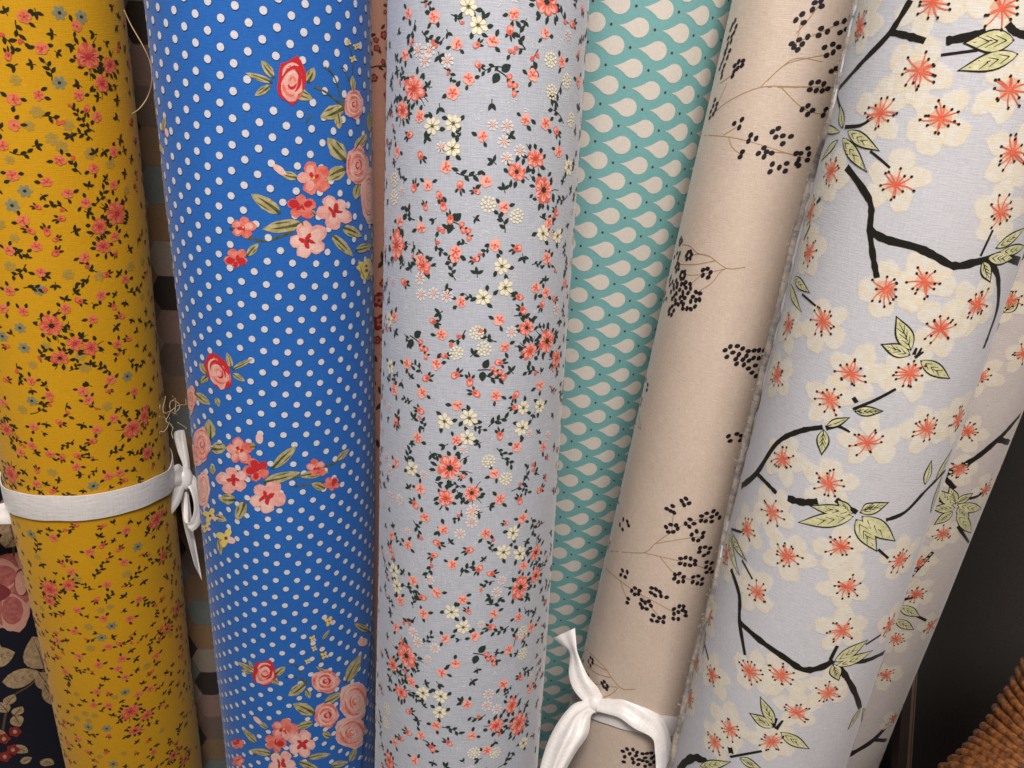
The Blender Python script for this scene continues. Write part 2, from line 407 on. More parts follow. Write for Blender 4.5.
    grp(230, 40, 3.2, [
        ('L', 140, 120, 100, 65, 28), ('L', 135, 135, 50, 105, 22), ('L', 130, 145, 80, 178, 24), ('L', 245, 135, 265, 88, 32), ('R', 195, 130, 46, 74, 'red', .1),
        ('L', 195, 160, 262, 190, 34), ('S', 265, 150, 300, 165, 345, 200, 365, 210, 6), ('S', 360, 215, 330, 120, 300, 85, 5), ('S', 385, 160, 365, 100, 350, 85, 4),
        ('S', 385, 110, 387, 60, 370, 0, 4), ('Y', 387, 60, 12), ('Y', 398, 20, 12), ('Y', 372, 8, 10),
        ('L', 360, 215, 285, 248, 45), ('L', 340, 235, 345, 285, 26), ('L', 390, 165, 385, 112, 16), ('L', 440, 225, 437, 295, 16), ('R', 390, 205, 30, 46, 'pink'),
        ('L', 365, 385, 308, 312, 48), ('L', 395, 350, 430, 300, 28), ('L', 365, 410, 300, 445, 42), ('R', 436, 500, 24, 90, 'pale'), ('R', 402, 400, 34, 62, 'pink'),
        ('L', 405, 460, 395, 510, 26), ('L', 215, 440, 160, 425, 26), ('P', 140, 400, 175, 430, 22),
        ('S', 0, 600, 60, 632, 120, 640, 200, 612, 7), ('L', 160, 552, 68, 492, 42), ('L', 232, 585, 103, 605, 42), ('L', 55, 690, 92, 650, 26), ('L', 355, 598, 415, 628, 34), ('L', 322, 622, 388, 692, 30),
        ('F', 262, 440, 54, 'coral'), ('F', 225, 530, 44, 'red'), ('F', 330, 545, 56, 'pale'), ('F', 245, 642, 62, 'pale'), ('F', 42, 598, 38, 'coral'), ('F', 22, 700, 36, 'red'),
        ('L', 270, 560, 250, 545, 20), ('Y', 428, 722, 26), ('L', 395, 672, 450, 655, 26), ('L', 440, 740, 432, 768, 22), ('S', 240, 265, 258, 235, 4)])
    grp(140, 256, 3.0, [('Y', 672, 42, 30), ('L', 665, 65, 650, 10, 16)])
    grp(140, 0, 3.0, [('L', 70, 395, 78, 348, 14), ('P', 80, 385, 86, 410, 10), ('L', 68, 460, 62, 430, 10)])
    grp(185, 340, 3.49, [
        ('L', 80, 120, 52, 78, 24), ('L', 165, 95, 148, 42, 22), ('L', 168, 100, 240, 62, 18), ('L', 168, 115, 212, 142, 20), ('L', 80, 125, 58, 150, 24), ('R', 118, 110, 40, 66, 'red', -.5),
        ('L', 35, 185, 90, 225, 30), ('S', 35, 190, 45, 150, 75, 130, 6), ('R', 24, 205, 15, 48, 'coral' if False else 'pink'), ('L', 110, 200, 122, 232, 18),
        ('L', 90, 348, 84, 275, 42), ('L', 92, 378, 148, 374, 44), ('R', 42, 400, 26, 40, 'pale'), ('R', 60, 365, 30, 60, 'pink'), ('R', 66, 520, 22, 66, 'pale'), ('L', 95, 435, 100, 470, 20),
        ('L', 250, 368, 212, 366, 26), ('P', 262, 322, 262, 358, 26), ('S', 280, 495, 400, 470, 520, 425, 560, 385, 8), ('L', 525, 418, 568, 378, 20),
        ('L', 305, 445, 388, 366, 36), ('L', 275, 492, 402, 458, 34), ('L', 395, 472, 498, 458, 26), ('S', 380, 508, 430, 500, 480, 492, 6), ('L', 485, 515, 440, 498, 28),
        ('F', 190, 385, 48, 'coral'), ('F', 255, 450, 44, 'red'), ('F', 172, 485, 54, 'pale'), ('F', 285, 545, 62, 'pale'), ('F', 455, 440, 34, 'coral'), ('F', 508, 500, 27, 'red'),
        ('L', 180, 555, 118, 552, 36), ('L', 212, 560, 182, 628, 38), ('Y', 145, 690, 36), ('Y', 90, 612, 28), ('L', 105, 612, 148, 630, 24), ('L', 120, 690, 128, 750, 18), ('Y', 76, 655, 18)])
    grp(225, 610, 4.86, [
        ('L', 140, 290, 60, 248, 22), ('L', 140, 300, 82, 288, 20), ('L', 140, 280, 118, 240, 16), ('L', 245, 310, 295, 272, 36), ('L', 225, 325, 265, 355, 30), ('R', 195, 300, 56, 62, 'red', .3),
        ('S', 290, 322, 350, 325, 412, 350, 8), ('S', 375, 305, 350, 268, 320, 260, 6), ('S', 465, 250, 462, 200, 468, 160, 6), ('L', 470, 140, 505, 90, 16),
        ('Y', 502, 50, 26), ('Y', 425, 135, 18), ('Y', 480, 215, 20), ('Y', 432, 182, 15), ('Y', 400, 245, 14),
        ('L', 392, 352, 308, 412, 48), ('L', 395, 380, 412, 425, 28), ('L', 490, 300, 440, 270, 16), ('R', 485, 340, 64, 56, 'pink'),
        ('L', 580, 348, 655, 210, 50), ('L', 480, 445, 565, 395, 38), ('L', 435, 498, 330, 450, 56), ('L', 430, 538, 330, 572, 34), ('L', 690, 100, 620, 62, 34), ('P', 640, 160, 680, 145, 40),
        ('R', 490, 505, 58, 62, 'pink'), ('R', 610, 590, 82, 76, 'pale'), ('R', 625, 440, 72, 96, 'pale'), ('L', 510, 610, 470, 590, 30),
        ('L', 212, 572, 160, 535, 24), ('P', 145, 515, 180, 548, 22), ('L', 158, 640, 92, 572, 32), ('S', 140, 700, 230, 690, 340, 700, 8), ('L', 232, 692, 122, 676, 32),
        ('F', 285, 572, 62, 'coral'), ('F', 245, 642, 50, 'red'), ('F', 375, 645, 72, 'pale'), ('F', 70, 645, 30, 'red'), ('F', 70, 728, 30, 'coral'), ('F', 275, 738, 68, 'pale'),
        ('L', 400, 712, 510, 692, 30), ('L', 355, 728, 468, 775, 34), ('L', 508, 750, 595, 732, 30), ('L', 600, 735, 632, 660, 30)])
    p.fill_round(0.150)
    # the dot lattice, skipping what the bunches cover
    cuv = [(U(x, y), rr * r.dist(x, y) / F) for x, y, rr in cover]
    ex, ey, o0 = (12.45e-3, -1.2e-3), (1.2e-3, 12.42e-3), (0.0, 8.6e-3)
    for j in range(-50, 32):
        for i in range(-22, 23):
            for h in (0, .5):
                u = o0[0] + ex[0] * (i + h) + ey[0] * (j + h); v = o0[1] + ex[1] * (i + h) + ey[1] * (j + h)
                if abs(u) > math.pi * r.R - .002: continue
                skip = False
                for sh in (0, -.150, .150):
                    for (cu, cv), rr in cuv:
                        if (u - cu - sh) ** 2 + (v - cv) ** 2 < (rr * .75) ** 2: skip = True; break
                    if skip: break
                if skip: continue
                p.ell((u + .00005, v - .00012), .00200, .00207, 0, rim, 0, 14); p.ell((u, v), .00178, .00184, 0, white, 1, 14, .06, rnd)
    o = p.build('fabric_roll')
    tag(o, 'blue cotton roll with white polka dots and bunches of pink roses', 'fabric roll', GROUP)
    return r, o

# ================================================================== small flower prints (lavender, mustard)
def ditsy(p, rnd, M, c, kind, k=1.0, rot=None):
    """one printed motif round cloth point c; k scales it"""
    rot = rnd.uniform(0, 6.28) if rot is None else rot
    e = lambda d, a: (c[0] + d * math.cos(a), c[1] + d * math.sin(a))
    mm = 0.001 * k
    def lv(d, a, l, wd, turn=0.0, m=None):
        b = e(d, a); t = (b[0] + l * math.cos(a + turn), b[1] + l * math.sin(a + turn)); p.leaf(b, t, wd, m or M['leaf'], 2, rnd.uniform(.42, .6))
    def twig(pts, wd): p.strip(pts, [wd * (1 - .5 * i / (len(pts) - 1)) for i in range(len(pts))], M['leaf'], 1)
    if kind == 'c':
        a = rot
        for i in range(rnd.choice((2, 2, 3))):
            a += rnd.uniform(1.2, 2.4); lv(2.6 * mm, a, rnd.uniform(2.6, 3.5) * mm, rnd.uniform(1.5, 1.9) * mm, rnd.uniform(-.7, .7))
        p.star(c, rnd.uniform(2.7, 3.1) * mm, 5, .2, rot, M['coral_light'], 3, jit=.2, rnd=rnd, asp=rnd.uniform(.82, 1), arot=rot)
        for i in range(5):
            if rnd.random() < .75: b = e(1.35 * mm, rot + .6 + i * 1.257); p.ell(b, .8 * mm, .55 * mm, rot + .6 + i * 1.257, M['coral'], 4, 8, .2, rnd)
        p.ell(c, .62 * mm, .5 * mm, rot, M['core'], 5, 7, .3, rnd)
    elif kind == 'b':
        lv(.7 * mm, rot + 1.0, 3.0 * mm, 1.4 * mm, -.3); lv(.7 * mm, rot - .9, 2.8 * mm, 1.3 * mm, .3); lv(1.0 * mm, rot, 3.4 * mm, 1.0 * mm, .3)
        p.ell(e(-.7 * mm, rot), 2.3 * mm, 1.6 * mm, rot, M['coral'], 3, 9, .3, rnd); p.ell(e(-1.3 * mm, rot), 1.0 * mm, 1.1 * mm, rot, M['coral_light'], 4, 7, .3, rnd); p.ell(e(-.2 * mm, rot), 1.0 * mm, .4 * mm, rot, M['core'], 5, 7)
    elif kind in 'BX':
        s_ = 1.3 if kind == 'B' else .88
        for i in range(13 if kind == 'B' else 8):
            a = rot + i * 6.28 / (13 if kind == 'B' else 8) + rnd.uniform(-.2, .2); d = (3.9 + 1.6 * rnd.random()) * mm * s_
            lv(d, a, rnd.uniform(2.6, 4.2) * mm, rnd.uniform(1.5, 2.1) * mm, rnd.uniform(-1.1, 1.1))
        for i in range(3):
            a = rot + rnd.uniform(0, 6.3); twig([e(3.5 * mm * s_, a), e(6 * mm * s_, a + .15), e(8.5 * mm * s_, a + .1)], .45 * mm)
        p.star(c, 5.2 * mm * s_, 6, .22, rot, M['coral'], 3, jit=.35, rnd=rnd, asp=.8, arot=rot)
        n = 7
        for i in range(n):                                       # streaked petals
            a = rot + i * 6.283 / n + rnd.uniform(-.15, .15); b, t = e(1.1 * mm * s_, a), e(rnd.uniform(3.9, 5.3) * mm * s_, a)
            p.leaf(b, t, 2.0 * mm * s_, M['coral_light'], 4, .62); b2, t2 = e(1.2 * mm * s_, a + .12), e(3.4 * mm * s_, a + .05); p.leaf(b2, t2, .7 * mm * s_, M['core'] if rnd.random() < .35 else M['coral'], 5)
        p.star(c, 1.3 * mm * s_, 6, .45, rot, M['leaf'] if rnd.random() < .4 else M['core'], 6)
    elif kind == 'w':
        for i in range(3): lv(3.2 * mm, rot + .8 + i * 2.1, 3.4 * mm, 1.9 * mm, .5)
        for i in range(7):
            a = rot + i * 2 * math.pi / 7 + rnd.uniform(-.1, .1); p.leaf(e(.3 * mm, a), e(4.3 * mm * rnd.uniform(.8, 1.08), a), 2.1 * mm, M['cream'], 3, .66, 6)
        p.ell(c, .95 * mm, .85 * mm, 0, M['olive'], 5, 8, .3, rnd); p.ell(e(.15 * mm, rot), .45 * mm, .4 * mm, 0, M['leaf'], 6, 6)
    elif kind == 'k':
        for i in range(8):
            a = rot + i * 2 * math.pi / 8; p.leaf(e(.7 * mm, a), e(3.2 * mm, a), 1.15 * mm, M['white'], 3, .62, 5); p.leaf(e(1.2 * mm, a), e(2.6 * mm, a), .5 * mm, M['peach'], 4, .5, 4)
        p.ell(c, 1.0 * mm, 1.0 * mm, 0, M['peach'], 5, 7)
    elif kind == 'p':
        for q in range(17):
            if q == 0: d, a = 0, 0
            elif q < 6: d, a = 1.5 * mm, q * 1.257
            else: d, a = 3.0 * mm, q * .571
            d *= rnd.uniform(.92, 1.06); p.ell(e(d, a + rot), .62 * mm, .74 * mm, rnd.uniform(0, 3), M['cream'], 3, 7)
    elif kind == 's':
        L_ = rnd.uniform(7.5, 10) * mm; bend = rnd.choice((-1, 1)) * rnd.uniform(.8, 1.8) * mm
        pts = [(c[0] + L_ * (f - .5) * math.cos(rot) + bend * math.sin(3 * f) * math.cos(rot + 1.57), c[1] + L_ * (f - .5) * math.sin(rot) + bend * math.sin(3 * f) * math.sin(rot + 1.57)) for f in (0, .2, .4, .6, .8, 1)]
        twig(pts, .55 * mm)
        for i in (1, 2, 3, 4, 5):
            sd = 1 if i % 2 else -1; a = rot + sd * rnd.uniform(.5, 1.0); b = pts[i]; l = rnd.uniform(2.8, 3.8) * mm
            if rnd.random() < .8: p.leaf(b, (b[0] + l * math.cos(a), b[1] + l * math.sin(a)), 1.75 * mm, M['leaf'], 2)
            elif rnd.random() < .7: p.ell((b[0] + 1.2 * mm * math.cos(a), b[1] + 1.2 * mm * math.sin(a)), 1.4 * mm, 1.0 * mm, a, M['coral'], 3, 8, .2, rnd)
    elif kind == 'S':
        rot = rnd.uniform(-.9, -.2); H = 13 * mm
        pts = [(c[0] + H * (f - .4) * math.cos(rot) + 1.6 * mm * math.sin(3 * f) * math.cos(rot + 1.57), c[1] + H * (f - .4) * math.sin(rot) + 1.6 * mm * math.sin(3 * f) * math.sin(rot + 1.57)) for f in (0, .17, .33, .5, .67, .83, 1)]
        twig(pts, .6 * mm)
        for i, sd in ((1, 1), (1, -1)):
            a = rot + sd * 1.35; b = pts[i]; q = (b[0] + .8 * mm * math.cos(a), b[1] + .8 * mm * math.sin(a)); p.leaf(q, (q[0] + 5 * mm * math.cos(a), q[1] + 5 * mm * math.sin(a)), 3.6 * mm, M['leaf'], 2, .42)
        for i in (3, 4, 5, 6):
            b = pts[i]; sd = 1 if i % 2 else -1; q = (b[0] + .9 * sd * mm * math.cos(rot + 1.57), b[1] + .9 * sd * mm * math.sin(rot + 1.57))
            p.ell(q, 1.6 * mm, 1.15 * mm, rot + sd, M['coral'], 3, 8, .25, rnd); p.ell(q, .8 * mm, .5 * mm, rot, M['coral_light'], 4, 6); p.leaf(b, (b[0] + 1.8 * mm * math.cos(rot - sd), b[1] + 1.8 * mm * math.sin(rot - sd)), .9 * mm, M['leaf'], 2)
    elif kind == 'l':
        n = rnd.choice((2, 3, 3)); a = rot; o_ = e(-1.2 * mm, rot); twig([e(-3.0 * mm, rot), o_, e(1.0 * mm, rot + .3)], .45 * mm)
        for i in range(n): a = rot + (i - (n - 1) / 2) * 1.15 + rnd.uniform(-.2, .2); p.leaf(o_, (o_[0] + 3.5 * mm * math.cos(a), o_[1] + 3.5 * mm * math.sin(a)), 1.6 * mm, M['leaf'], 2)
    elif kind == 'g':
        for i in range(6): a = rot + i * 1.047; p.ell(e(1.9 * mm, a), 1.7 * mm, 1.2 * mm, a, M['blue'], 1, 10, .2, rnd, soft=True)
        p.ell(c, .85 * mm, .8 * mm, 0, M['leaf'], 3, 7)
    elif kind == 'f':
        for i in range(6): a = rot + i * 1.047; p.ell(e(1.7 * mm, a), 1.6 * mm, 1.2 * mm, a, M['faint'], 1, 10, .2, rnd, soft=True)
    elif kind == 't':
        for i in range(rnd.randint(9, 16)):
            d = rnd.uniform(.4, 4.2) * mm; a = rnd.uniform(0, 6.3); p.ell(e(d, a), .33 * mm, .22 * mm, a, M['white'], 1, 5)

def place(p, rnd, M, ox, oy, table, k=1.0, s=3.0):
    for kind, pts in table.items():
        for x, y in pts:
            jit = lambda: 1 + .1 * (rnd.random() - .5)
            c = p.r.uv(ox + x / s, oy + y / s); DITSY.setdefault(id(p), []).append(c); ditsy(p, rnd, M, c, kind, k * jit())

def fill_in(p, rnd, M, n, k, kinds, gap, px0, px1):
    """small twigs, buds and specks that link the traced flowers"""
    r = p.r; got = list(DITSY[id(p)]); c0 = r.uv(*px0)[1]; c1 = r.uv(*px1)[1]; tries = 0; done = 0
    while done < n and tries < n * 60:
        tries += 1; c = (rnd.uniform(-1.45, 1.45) * r.R, rnd.uniform(min(c0, c1), max(c0, c1)))
        if any(abs(c[0] - a) < gap and math.hypot(c[0] - a, c[1] - b) < gap for a, b in got): continue
        got.append(c); done += 1; ditsy(p, rnd, M, c, rnd.choice(kinds), k * rnd.uniform(.85, 1.1))
DITSY = {}

def lavender_roll():
    r = Roll((387, 375), (590, 537), 0.052, seed=2, wob=0.0007, layer=.0004)
    p = Print(r, mat_fabric('lavender_cotton', (182, 187, 197), .56, .3, .07, thread=1300, bump=.35, spec=.35, sparkle=.2)); rnd = random.Random(7)
    M = dict(leaf=mat_fabric('ditsy_leaf', (40, 52, 46)), coral=mat_fabric('ditsy_coral', (230, 118, 98), rgb2=(216, 98, 82)), coral_light=mat_fabric('ditsy_coral_light', (240, 172, 158)),
             core=mat_fabric('ditsy_core', (196, 74, 52)), cream=mat_fabric('ditsy_cream', (236, 226, 196)), olive=mat_fabric('ditsy_olive', (120, 120, 70)),
             white=mat_fabric('ditsy_white', (232, 230, 232), .5), peach=mat_fabric('ditsy_peach', (232, 176, 150)))
    place(p, rnd, M, 360, 0, {
        'c': [(145, 40), (222, 50), (290, 132), (397, 125), (462, 42), (555, 100), (325, 235), (278, 278), (135, 165), (518, 225), (605, 185), (497, 358), (557, 370), (368, 408), (180, 350), (112, 455), (258, 500), (205, 555), (378, 545), (432, 622), (120, 665), (185, 683), (565, 668), (405, 735), (288, 755), (595, 455), (655, 245)],
        'b': [(148, 405), (590, 395), (185, 470), (165, 560), (450, 95), (300, 560), (640, 72), (272, 655), (470, 745), (250, 615), (240, 590)],
        'B': [(162, 265), (560, 5), (550, 570), (110, 735)], 'X': [(128, 332), (525, 475), (470, 515)],
        'w': [(218, 378), (280, 370), (278, 445), (325, 20), (355, 75), (548, 700), (592, 708), (625, 500)],
        'p': [(572, 180), (575, 275), (620, 243), (385, 612), (470, 648), (632, 360), (103, 540), (103, 592)],
        'k': [(195, 182), (262, 182), (175, 150), (208, 150), (442, 378), (480, 452), (440, 475), (432, 425)],
        's': [(490, 115), (320, 520), (260, 690), (205, 105), (425, 670), (615, 50), (155, 85), (595, 350), (610, 590), (560, 650), (530, 180), (590, 270), (150, 640)],
        'S': [(430, 235), (290, 680)], 'l': [(395, 318), (455, 410), (395, 480), (240, 330), (240, 175), (205, 415), (145, 625), (430, 560), (640, 590), (655, 320), (370, 45), (110, 300), (110, 215), (560, 760)],
        't': [(520, 400), (350, 350), (515, 610), (540, 130), (470, 290), (330, 170), (620, 300), (330, 610), (600, 120), (400, 690), (500, 330), (230, 610), (190, 300)]}, 1.06)
    place(p, rnd, M, 360, 256, {
        'c': [(182, 10), (303, 138), (528, 95), (558, 110), (418, 192), (245, 235), (435, 272), (230, 323), (143, 322), (188, 410), (105, 400), (105, 183), (408, 418), (293, 447), (470, 572), (550, 572), (175, 545), (290, 552), (110, 620), (182, 697), (403, 652), (420, 728), (540, 388), (285, 5), (560, 5), (615, 80)],
        'b': [(545, 148), (487, 160), (475, 122), (223, 197), (203, 365), (290, 355), (465, 420), (180, 462), (420, 535), (478, 730), (165, 742), (135, 80), (330, 372), (345, 410), (420, 320), (110, 500), (540, 700)],
        'B': [(562, 255), (270, 635)], 'X': [(510, 285), (500, 215), (590, 305), (258, 725), (335, 710), (190, 28)],
        'w': [(370, 125), (435, 95), (425, 30), (255, 495), (328, 485), (322, 545), (540, 450), (490, 455), (487, 515), (158, 637), (92, 330), (88, 190)],
        'p': [(350, 230), (372, 278), (290, 290), (385, 615), (437, 668)],
        'k': [(182, 68), (185, 115), (222, 112), (262, 120), (455, 228), (590, 160), (90, 640), (92, 720), (120, 730), (340, 760)],
        's': [(295, 240), (390, 240), (400, 360), (440, 620), (530, 640), (150, 605), (120, 490), (410, 500), (520, 350), (490, 185), (600, 420), (580, 700)],
        'S': [(170, 262), (385, 350)], 'l': [(345, 290), (235, 175), (265, 100), (490, 10), (125, 385), (165, 480), (350, 45), (450, 340), (600, 200), (150, 30), (250, 570), (220, 600), (110, 230), (590, 240)],
        't': [(240, 420), (420, 460), (520, 180), (330, 60), (460, 60), (140, 160), (350, 640), (120, 265), (450, 520), (200, 290), (320, 610), (500, 340), (250, 60), (560, 500), (380, 480)]}, 1.06)
    place(p, rnd, M, 360, 512, {
        'c': [(195, 15), (250, 52), (378, 65), (487, 18), (145, 98), (160, 205), (230, 242), (277, 158), (192, 305), (308, 262), (122, 265), (110, 345), (257, 380), (345, 372), (402, 305), (475, 315), (513, 345), (287, 455), (245, 482), (430, 515), (445, 412), (320, 575), (155, 510), (228, 640), (183, 670), (335, 670), (380, 715), (165, 745), (490, 160), (105, 690), (510, 530), (95, 70)],
        'b': [(390, 345), (143, 660), (265, 690), (215, 705), (150, 598), (480, 495), (395, 185), (355, 172), (325, 115), (185, 255), (235, 95), (220, 130), (90, 105)],
        'B': [(480, 225), (140, 430), (475, 635)], 'X': [(525, 120), (525, 190), (100, 458), (125, 540), (455, 580), (408, 640), (88, 745)],
        'w': [(458, 62), (430, 120), (478, 125), (275, 300), (310, 345), (190, 542), (243, 552), (240, 600), (102, 175), (112, 222), (490, 692)],
        'p': [(487, 360), (487, 425), (342, 722), (405, 722), (82, 590), (78, 632)],
        'k': [(300, 65), (335, 30), (335, 2), (225, 408), (160, 360), (175, 390), (410, 240), (385, 545), (380, 580), (410, 590)],
        's': [(205, 165), (320, 178), (405, 265), (460, 380), (425, 350), (270, 655), (150, 240), (170, 50), (515, 40), (355, 610), (500, 470), (205, 700), (130, 500), (430, 750), (150, 320)],
        'S': [(365, 435)], 'l': [(340, 510), (240, 60), (350, 5), (500, 90), (385, 260), (120, 480), (500, 260), (170, 625), (90, 500), (520, 300), (240, 520), (300, 565), (500, 580), (350, 745), (260, 760), (90, 300)],
        't': [(330, 420), (340, 240), (450, 175), (250, 200), (210, 80), (400, 480), (310, 520), (440, 330), (200, 470), (350, 90), (300, 700), (450, 470), (160, 165), (350, 650), (480, 745)]}, 1.06)
    fill_in(p, rnd, M, 430, .84, 'lllsssbtttk', .0056, (475, -30), (455, 800))
    p.fill_round(0.138)
    return r, tag(p.build('fabric_roll'), 'lavender grey cotton roll covered in tiny coral flowers and cream daisies', 'fabric roll', GROUP)

def mustard_roll():
    r = Roll((-101, 66), (124, 202), 0.052, seed=3, wob=0.0012, layer=.0006)
    p = Print(r, mat_fabric('mustard_cotton', (222, 165, 22), .75, .12, .05, thread=1500)); rnd = random.Random(11)
    M = dict(leaf=mat_fabric('mustard_leaf', (44, 44, 26)), coral=mat_fabric('mustard_coral', (228, 104, 74), rgb2=(214, 88, 66)), coral_light=mat_fabric('mustard_coral_light', (235, 132, 92)),
             core=mat_fabric('mustard_core', (196, 56, 74)), blue=mat_fabric('mustard_greyblue', (150, 158, 130), soft=True, alpha=.7), faint=mat_fabric('mustard_faint', (200, 168, 78), soft=True, alpha=.7))
    place(p, rnd, M, 0, 0, {
        'c': [(72, 50), (125, 145), (115, 285), (40, 298), (42, 375), (8, 435), (178, 480), (282, 505), (140, 545), (38, 525), (203, 580), (258, 610), (235, 285), (228, 78), (290, 350), (70, 660), (110, 738), (340, 555), (340, 455), (30, 750), (345, 710)],
        'b': [(25, 165), (258, 330), (90, 690), (140, 690), (180, 655), (320, 745), (170, 755)], 'B': [(262, 170), (350, 640)], 'X': [(302, 250), (325, 195), (300, 680), (310, 740)],
        'g': [(178, 38), (242, 50), (178, 248), (75, 572), (38, 615)], 'f': [(110, 335), (155, 415), (205, 375), (0, 670), (270, 460), (330, 490), (185, 440)],
        's': [(60, 95), (145, 215), (150, 360), (230, 495), (265, 375), (175, 625), (300, 590), (45, 755), (10, 125), (55, 455)], 'l': [(205, 410), (115, 435), (280, 455), (315, 460), (230, 690), (390, 745), (270, 640), (35, 200), (110, 45), (345, 300), (345, 350), (370, 520), (360, 420), (230, 250), (210, 140)]}, 1.08)
    place(p, rnd, M, 0, 256, {
        'c': [(122, 48), (30, 103), (12, 157), (70, 165), (197, 158), (303, 118), (278, 190), (255, 5), (330, 370), (93, 375), (148, 418), (248, 405), (265, 432), (100, 512), (290, 520), (10, 440), (150, 595), (228, 632), (95, 570), (350, 265), (340, 485), (325, 660), (358, 650), (60, 590), (110, 685), (400, 405), (435, 455), (375, 70)],
        'b': [(240, 135), (320, 55), (180, 500), (20, 372), (340, 150), (360, 180), (235, 600), (275, 555), (185, 605), (160, 705)],
        'B': [(155, 208), (395, 515), (35, 655)], 'X': [(225, 262), (272, 275), (180, 305), (440, 590), (430, 480), (20, 520)],
        'g': [(120, 100), (60, 215), (72, 275), (8, 240), (95, 435), (380, 360), (280, 690)], 'f': [(32, 30), (205, 55), (255, 335), (65, 460), (155, 650), (240, 300), (320, 450), (390, 30), (300, 60)],
        's': [(60, 40), (100, 100), (250, 70), (130, 300), (200, 295), (400, 320), (205, 460), (345, 590), (110, 465), (340, 740), (60, 345), (310, 340), (400, 100)],
        'l': [(140, 60), (130, 185), (240, 240), (260, 385), (245, 510), (250, 575), (110, 590), (70, 650), (375, 470), (270, 320), (435, 205), (350, 215), (20, 490), (390, 590), (450, 400), (400, 640)]}, 1.08)
    place(p, rnd, M, 0, 512, {
        'c': [(160, 78), (268, 120), (378, 55), (373, 150), (213, 180), (320, 218), (230, 295), (415, 260), (222, 360), (388, 318), (310, 320), (172, 385), (325, 405), (235, 435), (365, 440), (465, 430), (295, 460), (375, 495), (290, 540), (415, 545), (450, 530), (195, 480), (280, 580), (325, 580), (205, 690), (355, 470), (460, 720), (235, 680), (545, 430)],
        'b': [(185, 155), (308, 100), (288, 265), (360, 395), (175, 435), (265, 720)], 'B': [(150, 230), (470, 20), (390, 598)], 'X': [(205, 220), (150, 265), (490, 130), (530, 290), (500, 350), (440, 610), (405, 655), (555, 740), (520, 730)],
        'g': [(95, 65), (335, 342), (305, 378), (412, 103), (375, 540), (320, 650), (265, 645), (340, 755)], 'f': [(265, 345), (380, 185), (270, 410), (255, 605), (440, 460), (230, 620)],
        's': [(110, 105), (205, 140), (295, 185), (400, 190), (330, 260), (270, 380), (400, 370), (440, 265), (470, 150), (360, 620), (210, 500), (480, 380), (200, 60), (180, 300)],
        'l': [(130, 160), (300, 70), (340, 30), (430, 210), (370, 250), (410, 440), (315, 500), (200, 540), (450, 600), (380, 675), (160, 440), (505, 330), (540, 640), (270, 690), (500, 480), (510, 540), (440, 60)]}, 1.08)
    fill_in(p, rnd, M, 520, .92, 'lllssbbllf', .0060, (60, -30), (130, 800))
    p.fill_round(0.136)
    return r, tag(p.build('fabric_roll'), 'mustard yellow cotton roll with tiny coral flowers, tied with white ribbon', 'fabric roll', GROUP)

# ================================================================== teardrop roll (teal)
def teal_roll():
    r = Roll((525, 455), (742, 592), 0.075, seed=5, wob=0.0006, layer=.0004)
    teal = mat_fabric('teal_cotton', (126, 183, 184), .55, .2, .06, spec=.4); drop = mat_fabric('drop_cream', (228, 220, 210), .55, .2, .05, spec=.4); dot = mat_fabric('drop_dot', (96, 48, 52))
    p = Print(r, teal)
    E1 = np.array(TEAL_E1); E2 = np.array(TEAL_E2); O = np.array(TEAL_O); ang = math.atan2(E1[1], E1[0])
    ca, sa = math.cos(ang), math.sin(ang); Ld = np.linalg.norm(E1)
    for j in range(-60, 60):
        for i in range(-10 - j // 2, 11 - j // 2):
            c = O + E1 * i + E2 * j
            if abs(c[0]) > math.pi * r.R - .008 or not r.v0 + .01 < c[1] < r.v1 - .01: continue
            P = []; Rr = .0062; tip = .0130
            for t in range(-125, 126, 14): P.append((Rr * math.cos(math.radians(t)) * 1.02, Rr * .93 * math.sin(math.radians(t))))
            up_ = P[-1]
            for f in (.25, .5, .75): P.append((up_[0] + (-tip - up_[0]) * f, up_[1] * (1 - f) ** 1.45))
            P.append((-tip, 0))
            for f in (.75, .5, .25): P.append((up_[0] + (-tip - up_[0]) * f, -up_[1] * (1 - f) ** 1.45))
            p.poly([(c[0] + (x + .0006) * ca - y * sa, c[1] + (x + .0006) * sa + y * ca) for x, y in P], drop, 0)
            d = c + E1 * TEAL_DOT[0] + E2 * TEAL_DOT[1]
            p.ell(d, .00085, .00085, 0, dot, 1, 8)
    return r, tag(p.build('fabric_roll'), 'teal cotton roll printed with rows of cream teardrops', 'fabric roll', GROUP)
TEAL_E1 = (.0277, -.0007); TEAL_E2 = (.01380, -.01222); TEAL_O = (.0063, -.0352); TEAL_DOT = (.385, 0)


